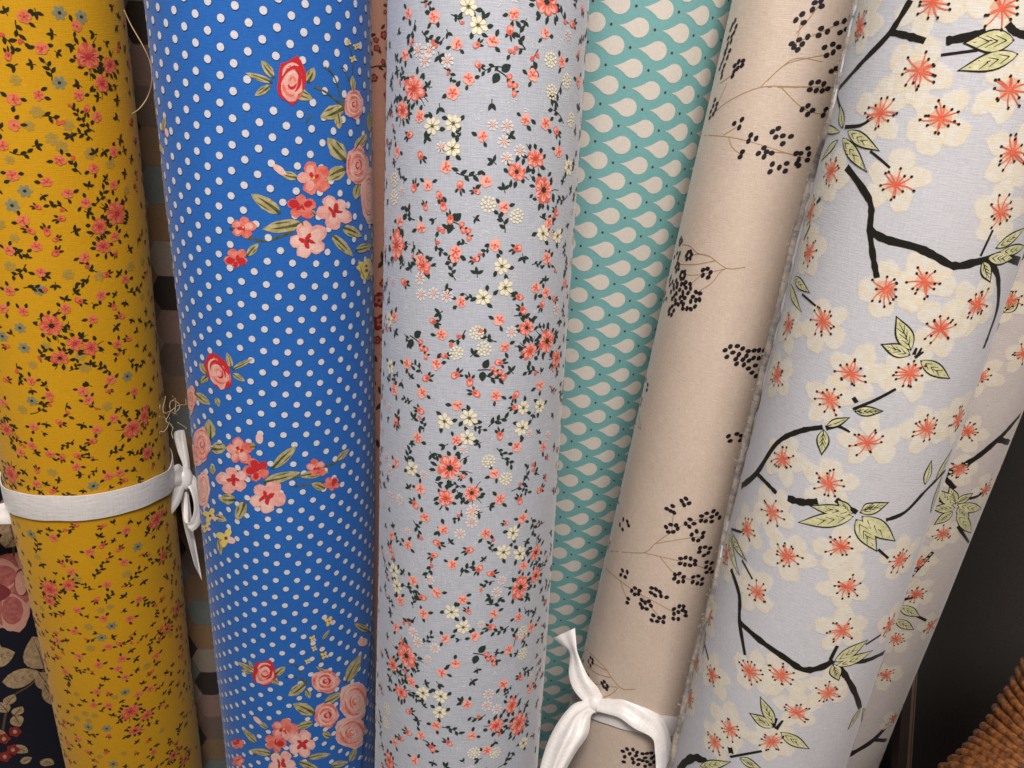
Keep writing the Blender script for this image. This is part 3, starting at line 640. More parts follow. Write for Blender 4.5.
# ================================================================== berry twig roll (beige)
BERRY = [
 (780, 0, 5.486, [(190,15),(225,5),(228,35),(178,53),(122,78),(87,110),(130,124),(105,218),(152,202),(64,240),(122,242),(97,273),(225,156),(259,174),(211,195),(307,129),(350,116),(388,92),(327,179),(362,161),(243,260),(288,243),(321,258),(254,304),(290,287),(280,391),(306,376),(171,455),(209,449),(239,460),(163,492),(198,496),(231,498),(262,487),(121,600),(153,580),(178,605),(151,627),(252,600),(236,632),(15,745),(60,748),(345,600),(400,585),(330,640)]),
 (540, 0, 3.0, [(585,62),(577,75),(588,80),(572,88),(581,98),(575,108),(565,114),(573,124),(563,132),(560,145),(569,152),(555,162),(550,178),(562,172),(545,190),(553,197),(540,205),(547,215),(545,230),(555,155),(595,185),(608,182),(583,197),(605,196),(592,204),(582,213),(577,227),(525,300),(531,312),(520,318),(527,328),(513,335),(520,342),(510,353),(605,358),(582,370),(597,382),(632,405),(648,415),(625,423),(607,455),(600,470),(715,385),(697,395),(707,411),(733,407),(752,410),(728,431),(672,443),(655,460),(680,455),(695,459),(672,470),(697,492),(718,502),(740,490),(690,515),(736,513),(765,60),(755,130),(762,141),(768,460),(770,490)]),
 (768, 0, 3.0, [(10,458),(12,490),(57,492),(8,516),(35,500),(52,516),(120,445),(98,460),(123,462),(92,479),(118,480),(92,497)]),
 (660, 220, 4.8, [(103,88),(97,100),(107,102),(98,117),(68,148),(85,160),(65,165),(97,160),(72,178),(90,182),(135,155),(148,152),(152,165),(127,170),(130,187),(145,183),(85,207),(92,215),(78,225),(90,235),(80,243),(105,250),(118,248),(98,268),(120,265),(115,278),(103,282),(207,240),(228,234),(242,252),(206,265),(231,275),(55,275),(50,290),(62,298),(80,290),(50,312),(85,305),(125,298),(117,308),(103,308),(145,307),(68,314),(68,330),(82,322),(95,335),(125,325),(147,327),(55,345),(80,352),(110,347),(135,350),(70,364),(110,362),(120,374),(97,372),(173,345),(192,352),(158,368),(190,382),(172,385),(148,390),(60,378),(75,385),(30,350),(25,365),(33,378),(22,388),(75,402),(88,405),(103,393),(112,405),(60,414),(50,425),(110,425),(130,425),(148,427),(168,415),(45,437),(67,435),(45,450),(57,455),
   (313,625),(338,608),(371,605),(397,617),(321,657),(350,636),(379,645),(364,667),(398,670),(415,652),(424,629),(452,626),(475,625),(368,690),(403,695),(427,675),(449,662),(474,662),(492,655),(424,712),(441,732),(457,698),(460,748),(500,625),(500,690),(480,720)]),
 (540, 256, 3.0, [(322,312),(320,372),(312,390),(325,386),(305,380),(300,412),(307,430),(303,445),(322,402),(565,540),(590,533),(603,538),(570,554),(600,552),(590,632),(235,672),(246,676),(230,690),(242,691),(228,705),(240,711),(220,717),(232,723),(222,736),(235,740),(225,756),(380,758),(398,750),(425,735),(438,728),(447,742),(432,747),(520,765),(392,765)]),
 (540, 512, 3.0, [(215,5),(210,20),(250,22),(262,28),(240,38),(266,40),(248,52),(205,75),(195,90),(210,92),(193,105),(205,106),(402,2),(378,45),(392,38),(408,40),(413,50),(385,60),(400,60),(437,35),(450,22),(462,35),(448,44),(485,12),(500,4),(515,14),(530,5),(483,26),(497,27),(515,28),(538,16),(455,68),(470,58),(490,62),(487,75),(460,82),(475,85),(480,108),(495,105),(510,108),(478,120),(492,130),(505,122),(422,140),(437,137),(452,140),(466,146),(420,155),(435,158),(450,160),(465,157),(500,150),(515,153),(498,165),(510,170),(500,181),(516,180),(405,188),(418,185),(431,195),(403,200),(415,210),(430,208),(460,195),(475,192),(487,201),(458,210),(472,214),(485,216),(248,175),(262,180),(243,188),(256,195),(285,228),(298,236),(275,236),(284,247),(296,246),(265,260),(262,272),(335,228),(348,232),(360,240),(333,242),(345,250),(363,252),(380,256),(305,264),(302,277),(315,272),(326,268),(333,281),(320,291),(307,287),(340,310),(335,325),(352,328),(370,330),(372,315),(358,318),(402,291),(418,283),(431,283),(402,305),(415,300),(428,294),(437,300),(400,320),(415,321),(437,311)]),
 (540, 620, 5.19, [(230,100),(235,115),(222,110),(218,125),(230,135),(225,150),(210,132),(215,160),(228,165),(215,180),(212,205),(225,210),(218,224),(220,240),(262,195),(273,206),(252,214),(272,222),(262,236),(240,275),(250,287),(335,320),(322,327),(350,342),(330,345),(345,357),(430,680),(452,668),(483,670),(503,685),(440,708),(466,692),(480,718),(498,702),(532,692),(555,690),(577,688),(512,722),(485,738),(510,747),(532,728),(545,713),(578,715),(592,705),(555,733),(570,748),(545,757),(590,735),(198,395),(212,400),(195,412),(210,417),(224,410),(435,735),(688,620),(690,640)]),
]
TWIG = [
 (540, 0, 3.0, [[(485,405),(560,410),(630,425),(768,468)], [(515,345),(570,300),(660,262),(768,260),(888,262)], [(660,262),(710,215),(768,175),(848,186)], [(565,410),(575,440),(600,462)], [(550,405),(590,380)], [(540,250),(575,225)], [(520,340),(545,285),(560,250)]]),
 (768, 0, 3.0, [[(0,240),(60,190),(170,165)], [(0,262),(200,262)], [(40,262),(105,325),(170,345)], [(85,100),(120,60),(150,20)], [(80,150),(90,110),(100,60)], [(80,130),(160,95),(240,60)], [(0,455),(60,460),(110,475)]]),
 (660, 220, 4.8, [[(110,118),(145,125),(180,158),(240,175),(320,232),(410,226)], [(150,165),(200,165),(240,176)], [(95,213),(180,212),(265,195)], [(130,263),(190,262),(320,232)], [(190,340),(250,300),(290,248),(320,232)], [(150,305),(200,262)]]),
 (540, 256, 3.0, [[(303,520),(295,450)], [(270,480),(303,520)], [(303,400),(300,330)]]),
 (540, 512, 3.0, [[(180,125),(215,118),(310,122),(345,95),(395,60),(450,30),(510,15)], [(345,95),(450,78),(480,75)], [(310,122),(420,148),(520,175)], [(360,135),(410,190),(470,205)], [(180,125),(190,160),(240,205),(290,240),(400,300)], [(240,205),(262,265)], [(395,55),(400,5)], [(300,245),(345,300),(360,320)]]),
 (540, 620, 5.19, [[(225,140),(330,240),(415,350),(495,358)], [(270,222),(345,262)], [(245,240),(300,280),(370,300)], [(280,330),(400,350)], [(330,400),(370,385),(405,352)]]),
]
def beige_roll():
    r = Roll((732, 557), (896, 682), 0.046, seed=6, wob=0.0006, layer=.0004)
    p = Print(r, mat_fabric('beige_linen', (216, 197, 180), .42, .3, .07, thread=1400, spec=.6, bump=.3, sparkle=.18)); rnd = random.Random(3)
    bm = mat_fabric('berry_black', (34, 26, 36), .6); tw = mat_fabric('twig_tan', (176, 142, 98), .6)
    for ox, oy, s, T in TWIG:
        for t in T: branch(p, crop(ox, oy, s, t), 0.75, tw, 0)
    seen = []
    for ox, oy, s, B in BERRY:
        for x, y in crop(ox, oy, s, B):
            if any(abs(x - a) + abs(y - b) < 2.2 for a, b in seen): continue
            seen.append((x, y)); c = r.uv(x, y)
            if abs(c[0]) > r.R * 1.5: continue
            a = rnd.uniform(0, 3.14) if x < 700 else rnd.uniform(.2, 1.4)
            p.ell(c, .00178, .00136, a, bm, 1, 11, .12, rnd)
    p.fill_round(0.125)
    return r, tag(p.build('fabric_roll'), 'beige linen roll printed with black berry twigs, tied with a white bow', 'fabric roll', GROUP)

# ================================================================== blossom rolls
S_FLOW = [(933,2),(1002,8),(861,27),(920,70),(880,113),(941,118),(1010,90),(1013,152),(831,171),(896,185),(810,212),(1001,212),(808,252),(823,321),(788,324),(777,374),(886,289),(925,282),(978,304),(941,329),(851,373),(910,373),(830,400),(867,442),(927,429),(783,459),(829,483),(773,512),(958,419),(841,546),(788,556),(900,559),(847,586),(842,630),(781,675),(797,712),(828,692),(748,529),(758,592),(727,555),(710,615),(713,675),(750,671),(730,729),(715,742),(772,741),(697,662),(690,699),(888,625),(1050,60),(1052,190)]
S_BR = [([(911,0),(891,32),(865,60),(840,88)],5,.7),([(840,86),(838,97),(842,112)],3,.8),([(891,32),(908,36),(925,41)],5,1),([(946,41),(966,37),(986,32)],6,1),([(1008,24),(1016,32),(1030,36)],5,1),([(941,55),(978,50)],2,1),
 ([(845,127),(861,125),(873,117)],3,.7),([(870,151),(880,159),(890,168)],2,1),([(846,167),(862,188),(871,206),(870,230),(873,256),(877,278)],5.4,.8),([(870,230),(885,239),(915,247),(935,256),(955,266),(981,261),(1001,257),(1022,262)],6,1),
 ([(990,263),(998,276),(998,306),(990,332),(984,348)],5,.7),([(993,230),(981,256)],2,1),([(742,486),(757,473),(777,443),(800,431),(823,427)],5.5,.7),([(757,473),(767,483),(777,493)],4,.8),([(788,498),(803,502),(818,501)],6,1),([(836,499),(846,506),(857,512)],5,.8),
 ([(853,409),(875,400),(896,389)],2.4,1),([(826,428),(838,426),(850,432)],4,.5),([(886,520),(905,512),(925,491),(945,470)],3.2,1),([(732,569),(740,595),(740,622),(745,655)],4.2,.7),([(740,622),(760,640),(787,659),(803,669),(820,667),(833,660)],5.2,1.1),
 ([(840,667),(853,689),(860,708)],5,.9),([(830,659),(837,645)],3,1),([(848,662),(865,660),(884,652)],4,1),([(865,644),(880,634)],2,1),([(732,529),(742,532)],2.2,1),([(743,560),(753,579)],2,1),([(677,770),(688,760),(697,758),(707,762)],6,.9),([(730,757),(762,751)],2,1),
 ([(816,203),(820,198)],3,1),([(803,240),(809,226)],2.2,1),([(801,294),(815,306)],2,1),([(705,645),(709,660)],2,1),([(878,549),(888,558)],2.2,1),([(914,355),(917,348)],3,.6),([(918,356),(922,348)],3,.5),([(915,358),(924,352)],3,.5),([(773,727),(777,718)],3,.5),([(776,729),(783,720)],3,.5),
 ([(853,401),(857,399)],5,1),([(728,750),(733,751)],5,1)]
S_LF = [(848,131,878,150,10),(843,138,866,171,10),(838,140,822,160,6),(843,128,841,106,7),(840,132,826,128,6),(1014,40,966,43,16),(1018,54,960,70,13),(996,248,1024,228,8),(1000,252,1024,246,8),(911,350,897,318,13),(910,355,883,345,11),(921,361,949,378,11),
 (794,277,808,292,8),(790,284,800,311,7),(824,430,822,453,10),(855,411,881,411,8),(827,426,848,418,6),(983,262,990,281,9),(988,258,1012,258,10),(935,480,951,450,6),(925,484,931,462,7),(930,512,941,477,6),
 (853,516,800,522,13),(853,512,812,506,10),(860,512,887,503,10),(862,516,894,540,15),(856,519,876,550,14),(850,512,838,500,8),(862,510,876,504,8),(732,532,747,560,7),(730,534,740,574,8),(834,661,866,640,11),(836,665,871,650,9),(833,664,838,679,10),
 (774,724,761,698,9),(773,727,751,714,10),(781,732,808,748,10),(861,706,848,728,7),(863,708,860,730,6),(740,758,760,768,8),(706,630,703,653,4),(700,766,730,762,7)]
S2_FLOW = [(968,431),(985,489),(1023,353),(980,376),(1005,459),(1021,416),(943,534),(917,594),(896,639),(930,625),(886,675),(918,562),(893,719),(1010,300),(960,470),(880,760)]
S2_BR = [([(936,478),(948,473),(975,459),(998,439),(1012,424),(1030,402)],5,1),([(998,439),(1011,443)],5,.9),([(945,478),(955,489)],4,1),([(960,500),(975,497),(985,490)],2.5,1),([(958,526),(968,542)],3.4,.6),([(933,552),(911,576)],3,1),([(901,600),(917,597)],3,.7),([(915,615),(926,620)],2.4,1),([(848,755),(875,739),(903,704),(910,695)],4.5,1),([(875,740),(886,740)],4,.9),([(940,500),(950,506)],3,1)]
S2_LF = [(955,508,932,508,9),(953,505,938,490,9),(956,504,950,488,8),(958,508,968,518,9),(958,505,980,508,9),(957,503,972,494,8),(953,512,935,524,8),(957,514,970,532,9),(900,606,919,616,9),(896,620,913,629,8),(1004,312,1018,300,9),(1012,262,1024,250,8),(1000,300,1012,292,8)]

def blossom_mats():
    return dict(cream=mat_fabric('petal_cream', (255, 242, 214), .85, .1, .03, soft=True, rgb2=(255, 250, 238), alpha=.68), glow=mat_fabric('petal_peach', (248, 176, 140), .85, .1, .03, soft=True, alpha=.38), coral=mat_fabric('stamen_coral', (240, 118, 90), rgb2=(230, 98, 72)),
                blk=mat_fabric('branch_black', (30, 26, 20), slub=.15), leaf=mat_fabric('leaf_lime', (224, 218, 176), rgb2=(202, 202, 148)))
def blossom_print(p, M, rnd, FL, BR, LF):
    r = p.r
    for x, y in FL:
        c = r.uv(x, y); a0 = rnd.uniform(0, 6.28); d = rnd.uniform(0, .003); ad = rnd.uniform(0, 6.28)
        cc = (c[0] + d * math.cos(ad), c[1] + d * math.sin(ad))
        for q in range(5):
            a = a0 + q * 1.2566 + rnd.uniform(-.22, .22); dd = rnd.uniform(.0070, .0088); w_ = rnd.uniform(.0050, .0066)
            pc = (cc[0] + dd * math.cos(a), cc[1] + dd * math.sin(a)); P = []; ph = rnd.uniform(0, 6)
            for t_ in range(22):
                t = 2 * math.pi * t_ / 22; k_ = 1 + .07 * math.sin(3 * t + ph) + .05 * math.sin(5 * t + 2 * ph)
                x_, y_ = .0072 * k_ * math.cos(t), w_ * k_ * math.sin(t); P.append((pc[0] + x_ * math.cos(a) - y_ * math.sin(a), pc[1] + x_ * math.sin(a) + y_ * math.cos(a)))
            p.poly(P, M['cream'], 0, True, .60)
    for pts, wpx, tp in BR: branch(p, pts, wpx * 1.12, M['blk'], 1, rnd, .38 if wpx > 3 else .05, tp)
    for bx, by, tx, ty, wpx in LF:
        s_ = r.dist((bx + tx) / 2, (by + ty) / 2) / F; b, t = r.uv(bx, by), r.uv(tx, ty); wd = wpx * s_ * .98
        l = math.hypot(t[0] - b[0], t[1] - b[1]) or 1e-6; ux, uy = (t[0] - b[0]) / l, (t[1] - b[1]) / l; o_ = .0004
        p.leaf((b[0] - ux * o_, b[1] - uy * o_), (t[0] + ux * o_ * 3.2, t[1] + uy * o_ * 3.2), wd + .0013, M['blk'], 2, .42, 9, 1.15)
        p.leaf(b, t, wd - .0001, M['leaf'], 3, .42, 9, 1.15)
        p.strip([b, ((b[0] + t[0]) / 2 + uy * .0003, (b[1] + t[1]) / 2 - ux * .0003), (b[0] + (t[0] - b[0]) * .85, b[1] + (t[1] - b[1]) * .85)], [.00045, .0004, .0002], M['blk'], 4)
        for f in (.15, .34, .52):
            for sd in (1, -1):
                q = (b[0] + (t[0] - b[0]) * f, b[1] + (t[1] - b[1]) * f); h = wd * .34
                if wd > .004: p.strip([q, (q[0] + ux * h * 1.6 - uy * h * .8 * sd, q[1] + uy * h * 1.6 + ux * h * .8 * sd)], [.00042, .00022], M['blk'], 4)
    for x, y in FL:
        c = r.uv(x, y); p.ell(c, .0048, .0042, rnd.uniform(0, 3), M['glow'], 4, 16, .25, rnd, soft=True); n = rnd.randint(11, 14); a0 = rnd.uniform(0, 6.28); gap = rnd.uniform(0, .6)
        for i in range(n):
            a = a0 + (2 * math.pi - gap) * i / n + rnd.uniform(-.16, .16); L_ = rnd.uniform(.0048, .0080) * rnd.choice((1, 1, .8)); bend = rnd.uniform(-.35, .35)
            pts = []
            for f in (.06, .3, .55, .8, 1.0):
                aa = a + bend * f * f; pts.append((c[0] + L_ * f * math.cos(aa), c[1] + L_ * f * math.sin(aa)))
            p.strip(pts, [.00046, .00054, .00054, .00048, .0004], M['coral'], 5)
            p.ell(pts[-1], .00068, .00058, a, M['blk'], 6, 7)
        p.star(c, .0012, 6, .4, a0, M['coral'], 5)

def blossom_roll():
    r = Roll((859, 669), (1112, 845), 0.0495, seed=8, wob=0.0007, layer=.0004)
    base = mat_fabric('pale_blue_cotton', (207, 207, 213), .65, .2, .06, thread=1500)
    M = blossom_mats(); p = Print(r, base); rnd = random.Random(21)
    blossom_print(p, M, rnd, S_FLOW, S_BR, S_LF); p.fill_round(0.135)
    o = tag(p.build('fabric_roll'), 'wide pale blue cotton roll printed with blossom branches, loose cut edge', 'fabric roll', GROUP)
    # the loose cut end of the cloth standing a little proud on the left
    Epx = [(858,-40),(855,0),(843,55),(831,110),(811,173),(799,215),(788,256),(775,313),(760,373),(751,410),(742,446),(734,480),(727,512),(715,579),(704,620),(693,659),(681,710),(668,768),(655,820)]
    E = smooth_px(Epx, 6); V = []; Fc = []; UV = []; er = random.Random(2); K = 6; hem_c = []
    for i, (x, y) in enumerate(E):
        x += .7 * mnoise.noise((y * .06, 1.3, 0)) * 1.6
        b = r.uv(x + 3.5, y); B = r.pt(b[0] / r.R, b[1], .0003); db = np.linalg.norm(B - CAM)
        T = at(x - 1, y, db + .002)
        for k in range(K + 1):
            f = k / K; q = B * (1 - f) + T * f - ray(x, y) * (.0008 * math.sin(math.pi * f)); V.append(q); UV.append((b[0] - f * .012, b[1]))
        hem_c.append((T, db))
        if i:
            for k in range(K):
                a = (i - 1) * (K + 1) + k; Fc.append((a, a + 1, a + K + 2, a + K + 1))
    fl = make_mesh('loose_flap', V, Fc, [base], UV=UV, parent=o)
    sm = fl.modifiers.new('thickness', 'SOLIDIFY'); sm.thickness = .0005; sm.offset = 1
    # folded selvedge along the edge
    selv = mat_fabric('selvedge_grey', (176, 164, 152), .8, .2, .2, rgb2=(136, 130, 126)); V = []; Fc = []; UV = []
    for i, (T, db) in enumerate(hem_c):
        t0 = hem_c[max(0, i - 1)][0]; t1 = hem_c[min(len(hem_c) - 1, i + 1)][0]; tg = (t1 - t0) / np.linalg.norm(t1 - t0)
        vw = (CAM - T) / np.linalg.norm(CAM - T); sd = np.cross(tg, vw); sd /= np.linalg.norm(sd); fr = np.cross(sd, tg)
        if sd[0] < 0: sd = -sd
        w0 = .0021 * (1 + .35 * mnoise.noise((i * .35, 0, 5))); h0 = .0010 * (1 + .4 * mnoise.noise((i * .5, 3, 5)))
        for k in range(8):
            a = 2 * math.pi * k / 8; V.append(T + sd * (w0 * math.cos(a) + .0018) + (fr * h0 * math.sin(a)) + vw * .0017); UV.append((k * .001, i * .004))
        if i:
            for k in range(8):
                a, b_ = (i - 1) * 8 + k, (i - 1) * 8 + (k + 1) % 8; Fc.append((a, b_, b_ + 8, a + 8))
    make_mesh('selvedge', V, Fc, [selv], UV=UV, parent=o)
    fv, ff = [], []                                            # frayed threads along the selvedge
    for i in range(130):
        k = er.randrange(len(hem_c) - 1); T = hem_c[k][0]; T2 = hem_c[k + 1][0]; P0 = T + (T2 - T) * er.random() + np.array([0, -.001, 0])
        d = np.array([-er.uniform(.1, 1), er.uniform(-.6, .2), er.uniform(-1, 1)]); d /= np.linalg.norm(d); L_ = er.uniform(.0008, .0032)
        tube(fv, ff, [P0, P0 + d * L_ * .5, P0 + d * L_ + np.array([0, 0, er.uniform(-.001, .001)])], .00009, 4)
    make_mesh('frayed_threads', fv, ff, [mat_plain('thread_white', (216, 208, 198), .8)], parent=o)['kind'] = 'stuff'
    r2 = Roll((1000, 760), (1190, 877), 0.043, seed=9, wob=0.0009, layer=.0004)
    p2 = Print(r2, mat_fabric('warm_pale_cotton', (212, 202, 198), .65, .2, .06, thread=1500)); rnd = random.Random(5)
    blossom_print(p2, M, rnd, S2_FLOW, S2_BR, S2_LF); p2.fill_round(0.115)
    o2 = tag(p2.build('fabric_roll'), 'narrow strip of a second blossom print roll tucked behind the wide one', 'fabric roll', GROUP)
    return r, r2

def tube(V, Fc, pts, rad, n=6, rads=None):
    base = len(V); m = len(pts); pts = [np.array(q, dtype=float) for q in pts]; ref = None
    for i in range(m):
        t = pts[min(m - 1, i + 1)] - pts[max(0, i - 1)]; t = t / (np.linalg.norm(t) or 1)
        if ref is None: ref = np.cross(t, [0, 0, 1.0]) if abs(t[2]) < .9 else np.cross(t, [1.0, 0, 0])
        ref = ref - (ref @ t) * t; ref /= np.linalg.norm(ref); b = np.cross(t, ref); rr = rads[i] if rads else rad
        for k in range(n):
            a = 2 * math.pi * k / n; V.append(pts[i] + rr * (ref * math.cos(a) + b * math.sin(a)))
    for i in range(m - 1):
        for k in range(n):
            a = base + i * n + k; c = base + i * n + (k + 1) % n; Fc.append((a, c, c + n, a + n))
    Fc.append(tuple(base + k for k in range(n))[::-1]); Fc.append(tuple(base + (m - 1) * n + k for k in range(n)))

# ================================================================== rolls that show only in the gaps
def navy_roll():
    r = Roll((-270, -60), (20, 115), 0.070, seed=10, wob=0.001, layer=.0004)
    p = Print(r, mat_fabric('navy_cotton', (22, 26, 42), .8, .1, .08)); rnd = random.Random(9)
    rose = mat_fabric('dusty_rose', (196, 118, 112), rgb2=(178, 98, 96)); rl = mat_fabric('dusty_rose_light', (222, 168, 150)); rd = mat_fabric('dusty_rose_deep', (140, 62, 66))
    bl = mat_fabric('leaf_beige', (196, 172, 136), rgb2=(172, 146, 112)); bd = mat_fabric('leaf_brown', (104, 84, 62)); red = mat_fabric('small_red', (150, 44, 44))
    def blob(x, y, rx, ry, m, l, lob=0, rot=0.0, jit=.08):
        p.poly([r.uv(x + (1 + (.12 * math.cos(lob * t) if lob else 0) + jit * (rnd.random() - .5)) * (rx * math.cos(t) * math.cos(rot) - ry * math.sin(t) * math.sin(rot)), y + (1 + (.12 * math.cos(lob * t) if lob else 0)) * (rx * math.cos(t) * math.sin(rot) + ry * math.sin(t) * math.cos(rot))) for t in [i * 6.2832 / 28 for i in range(28)]], m, l)
    blob(2, 592, 36, 40, rl, 0, 6); blob(0, 590, 31, 34, rose, 1, 5); blob(14, 612, 14, 18, rl, 2, 3); blob(12, 610, 11, 14, rose, 3); blob(2, 575, 20, 15, rl, 2, 4); blob(1, 576, 16, 11, rose, 3); blob(-3, 592, 12, 10, rd, 4, 3); blob(22, 582, 8, 14, rd, 2); blob(21, 583, 6, 12, rl, 3)
    blob(-45, 470, 26, 26, rl, 0, 6); blob(-45, 470, 20, 20, rose, 1, 5)
    def lf(bx, by, tx, ty, wpx):
        s_ = r.dist(bx, by) / F; b, t = r.uv(bx, by), r.uv(tx, ty); p.leaf(b, t, wpx * s_, bl, 1)
        p.strip([b, ((b[0] + t[0]) / 2 + .0006, (b[1] + t[1]) / 2), t], [.0009, .0006, .0002], bd, 2)
        for f in (.3, .5, .7):
            q = (b[0] + (t[0] - b[0]) * f, b[1] + (t[1] - b[1]) * f)
            for sd in (1, -1): p.strip([q, (q[0] + .3 * (t[0] - b[0]) * .5 - sd * (t[1] - b[1]) * .16, q[1] + .15 * (t[1] - b[1]) + sd * (t[0] - b[0]) * .16)], [.0004, .0002], bd, 2)
    for a in [(-14,660,15,652,22),(2,682,40,672,20),(44,668,32,636,22),(38,672,50,690,12),(-6,640,-16,660,16),(6,548,18,530,18),(14,540,2,500,18),(4,520,-8,535,16),(44,684,55,705,10),(14,715,22,706,9),(14,715,20,726,9),(8,712,-2,702,9),(12,745,28,752,8),(20,762,32,757,8),(6,705,14,694,9),(40,760,54,764,7),(2,740,-4,728,9),(10,490,18,478,12),(10,475,2,462,12)]: lf(*a)
    for x, y in ((15,731),(13,749),(4,738),(5,756)): blob(x, y, 6, 5, red, 2, 5); blob(x, y, 2, 2, bl, 3)
    branch(p, [(2, 735), (10, 700), (30, 685), (45, 668)], 1.6, bd, 0); branch(p, [(14, 560), (12, 520), (10, 480)], 1.8, bd, 0)
    p.fill_round(0.15)
    return tag(p.build('fabric_roll'), 'dark navy roll with a large dusty pink rose, behind the mustard roll', 'fabric roll', GROUP)

def honeycomb_roll():
    r = Roll((100, 192), (215, 270), 0.0365, seed=11, wob=0.0006, layer=.0004)
    p = Print(r, mat_fabric('hex_grey', (124, 110, 100), .45, .1, .06, spec=.5, coat=.5)); rnd = random.Random(13)
    cols = [mat_fabric('hex_' + n, c, .5, .1, .1, spec=.5, coat=.5) for n, c in (('rose', (150, 124, 116)), ('greyblue', (118, 128, 126)), ('black', (60, 54, 52)), ('tan', (140, 116, 92)), ('stone', (158, 146, 134)), ('taupe', (120, 106, 96)), ('amber', (148, 120, 90)))]
    a = .0150; k = 0
    for j in range(-40, 30):
        for i in range(-12, 13):
            u = i * a * 1.5 - .012; v = j * a * 1.732 + (a * .866 if i % 2 else 0)
            if abs(u) > math.pi * r.R - a: continue
            c = cols[(i * 3 + j * 2 + (i * j) % 3) % 7]
            p.poly([(u + a * .985 * math.cos(t * math.pi / 3), v + a * .985 * math.sin(t * math.pi / 3)) for t in range(6)], c, 0)
            for q in range(-4, 5, 2):                            # fan lines inside each patch
                p.strip([(u - a * .7, v), (u + a * .6, v + q * a * .14)], [.0002, .00035], cols[5], 1)
    return tag(p.build('fabric_roll'), 'shadowed roll of brown and grey hexagon patches between mustard and blue', 'fabric roll', GROUP)

def salmon_roll():
    r = Roll((363, 366), (389, 384), 0.0079, seed=12, wob=0.0003, layer=.0004)
    p = Print(r, mat_fabric('salmon_cotton', (250, 186, 160), .85, .1, .05)); rnd = random.Random(17)
    red = mat_fabric('salmon_red', (176, 56, 52)); gr = mat_fabric('salmon_green', (92, 74, 44)); pk = mat_fabric('salmon_pink', (226, 150, 128))
    def fl(x, y, R):
        p.star(r.uv(x, y), R, 5, .3, rnd.random() * 6, red, 2, jit=.2, rnd=rnd); p.star(r.uv(x, y), R * .55, 5, .4, rnd.random() * 6, pk, 3); p.ell(r.uv(x, y), R * .25, R * .25, 0, red, 4, 6)
    for x, y, R in ((384,35,.0026),(377,48,.0022),(383,62,.0018),(374,78,.0026),(386,76,.0024),(386,95,.0026),(376,40,.0018),(385,12,.0015)): fl(x, y, R)
    for x, y in ((372,27),(376,34),(381,29),(372,42),(385,47),(373,56),(381,54),(378,66),(372,68),(385,68),(383,5),(387,88)):
        c = r.uv(x, y); a = rnd.uniform(0, 6.3); p.leaf(c, (c[0] + .0042 * math.cos(a), c[1] + .0042 * math.sin(a)), .0018, gr, 1)
    branch(p, [(370, 68), (378, 66), (388, 67)], 1.2, gr, 0)
    for x, y, R in ((379,300,.006),(381,322,.0065),(377,340,.0035),(383,283,.003)): fl(x, y, R)
    for x, y in ((376,385),(380,372),(382,395),(377,362),(379,448),(382,455),(376,410),(378,268),(383,262)):
        c = r.uv(x, y); a = rnd.uniform(.8, 2.3); p.leaf(c, (c[0] + .008 * math.cos(a), c[1] + .008 * math.sin(a)), .003, gr, 1)
    return tag(p.build('fabric_roll'), 'thin salmon pink roll with red flowers, squeezed between blue and lavender', 'fabric roll', GROUP)

def black_roll():
    r = Roll((1085, 862), (1400, 1150), 0.098, seed=14, wob=0.009, layer=.003)
    p = Print(r, mat_fabric('black_cloth', (46, 42, 40), .7, .25, .08, thread=900, bump=.3))
    return tag(p.build('fabric_roll', dv=.006), 'plain black roll of cloth behind the blossom rolls, above the basket', 'fabric roll', GROUP)

# ================================================================== ribbons
RIB = mat_fabric('ribbon_white', (248, 244, 242), .32, .2, .05, thread=900, bump=.5, spec=.5)
def ribbon_strip(name, rows, parent, n=6, curl=0.0, th=.00035, cross=12, mat=None):
    """rows: (xa, ya, xb, yb, dist_a, dist_b): the two edges of the ribbon in space"""
    R_ = smooth_px(rows, n); V = []; Fc = []; UV = []
    for i, (xa, ya, xb, yb, da, db) in enumerate(R_):
        A = at(xa, ya, da); B = at(xb, yb, db); wv = B - A; W_ = np.linalg.norm(wv) or 1e-6; vw = CAM - A; vw /= np.linalg.norm(vw)
        for k in range(cross + 1):
            f = k / cross; V.append(A + wv * f + vw * (curl * .75 * W_ * (math.sin(math.pi * f) + .38 * math.sin(3 * math.pi * f + .05 * i)))); UV.append((f * .01, i * .003))
        if i:
            for k in range(cross):
                a = (i - 1) * (cross + 1) + k; Fc.append((a, a + 1, a + cross + 2, a + cross + 1))
    o = make_mesh(name, V, Fc, [mat or RIB], UV=UV, parent=parent)
    m = o.modifiers.new('thickness', 'SOLIDIFY'); m.thickness = th; m.offset = 0; m = o.modifiers.new('edges', 'EDGE_SPLIT'); m.split_angle = .8
    return o
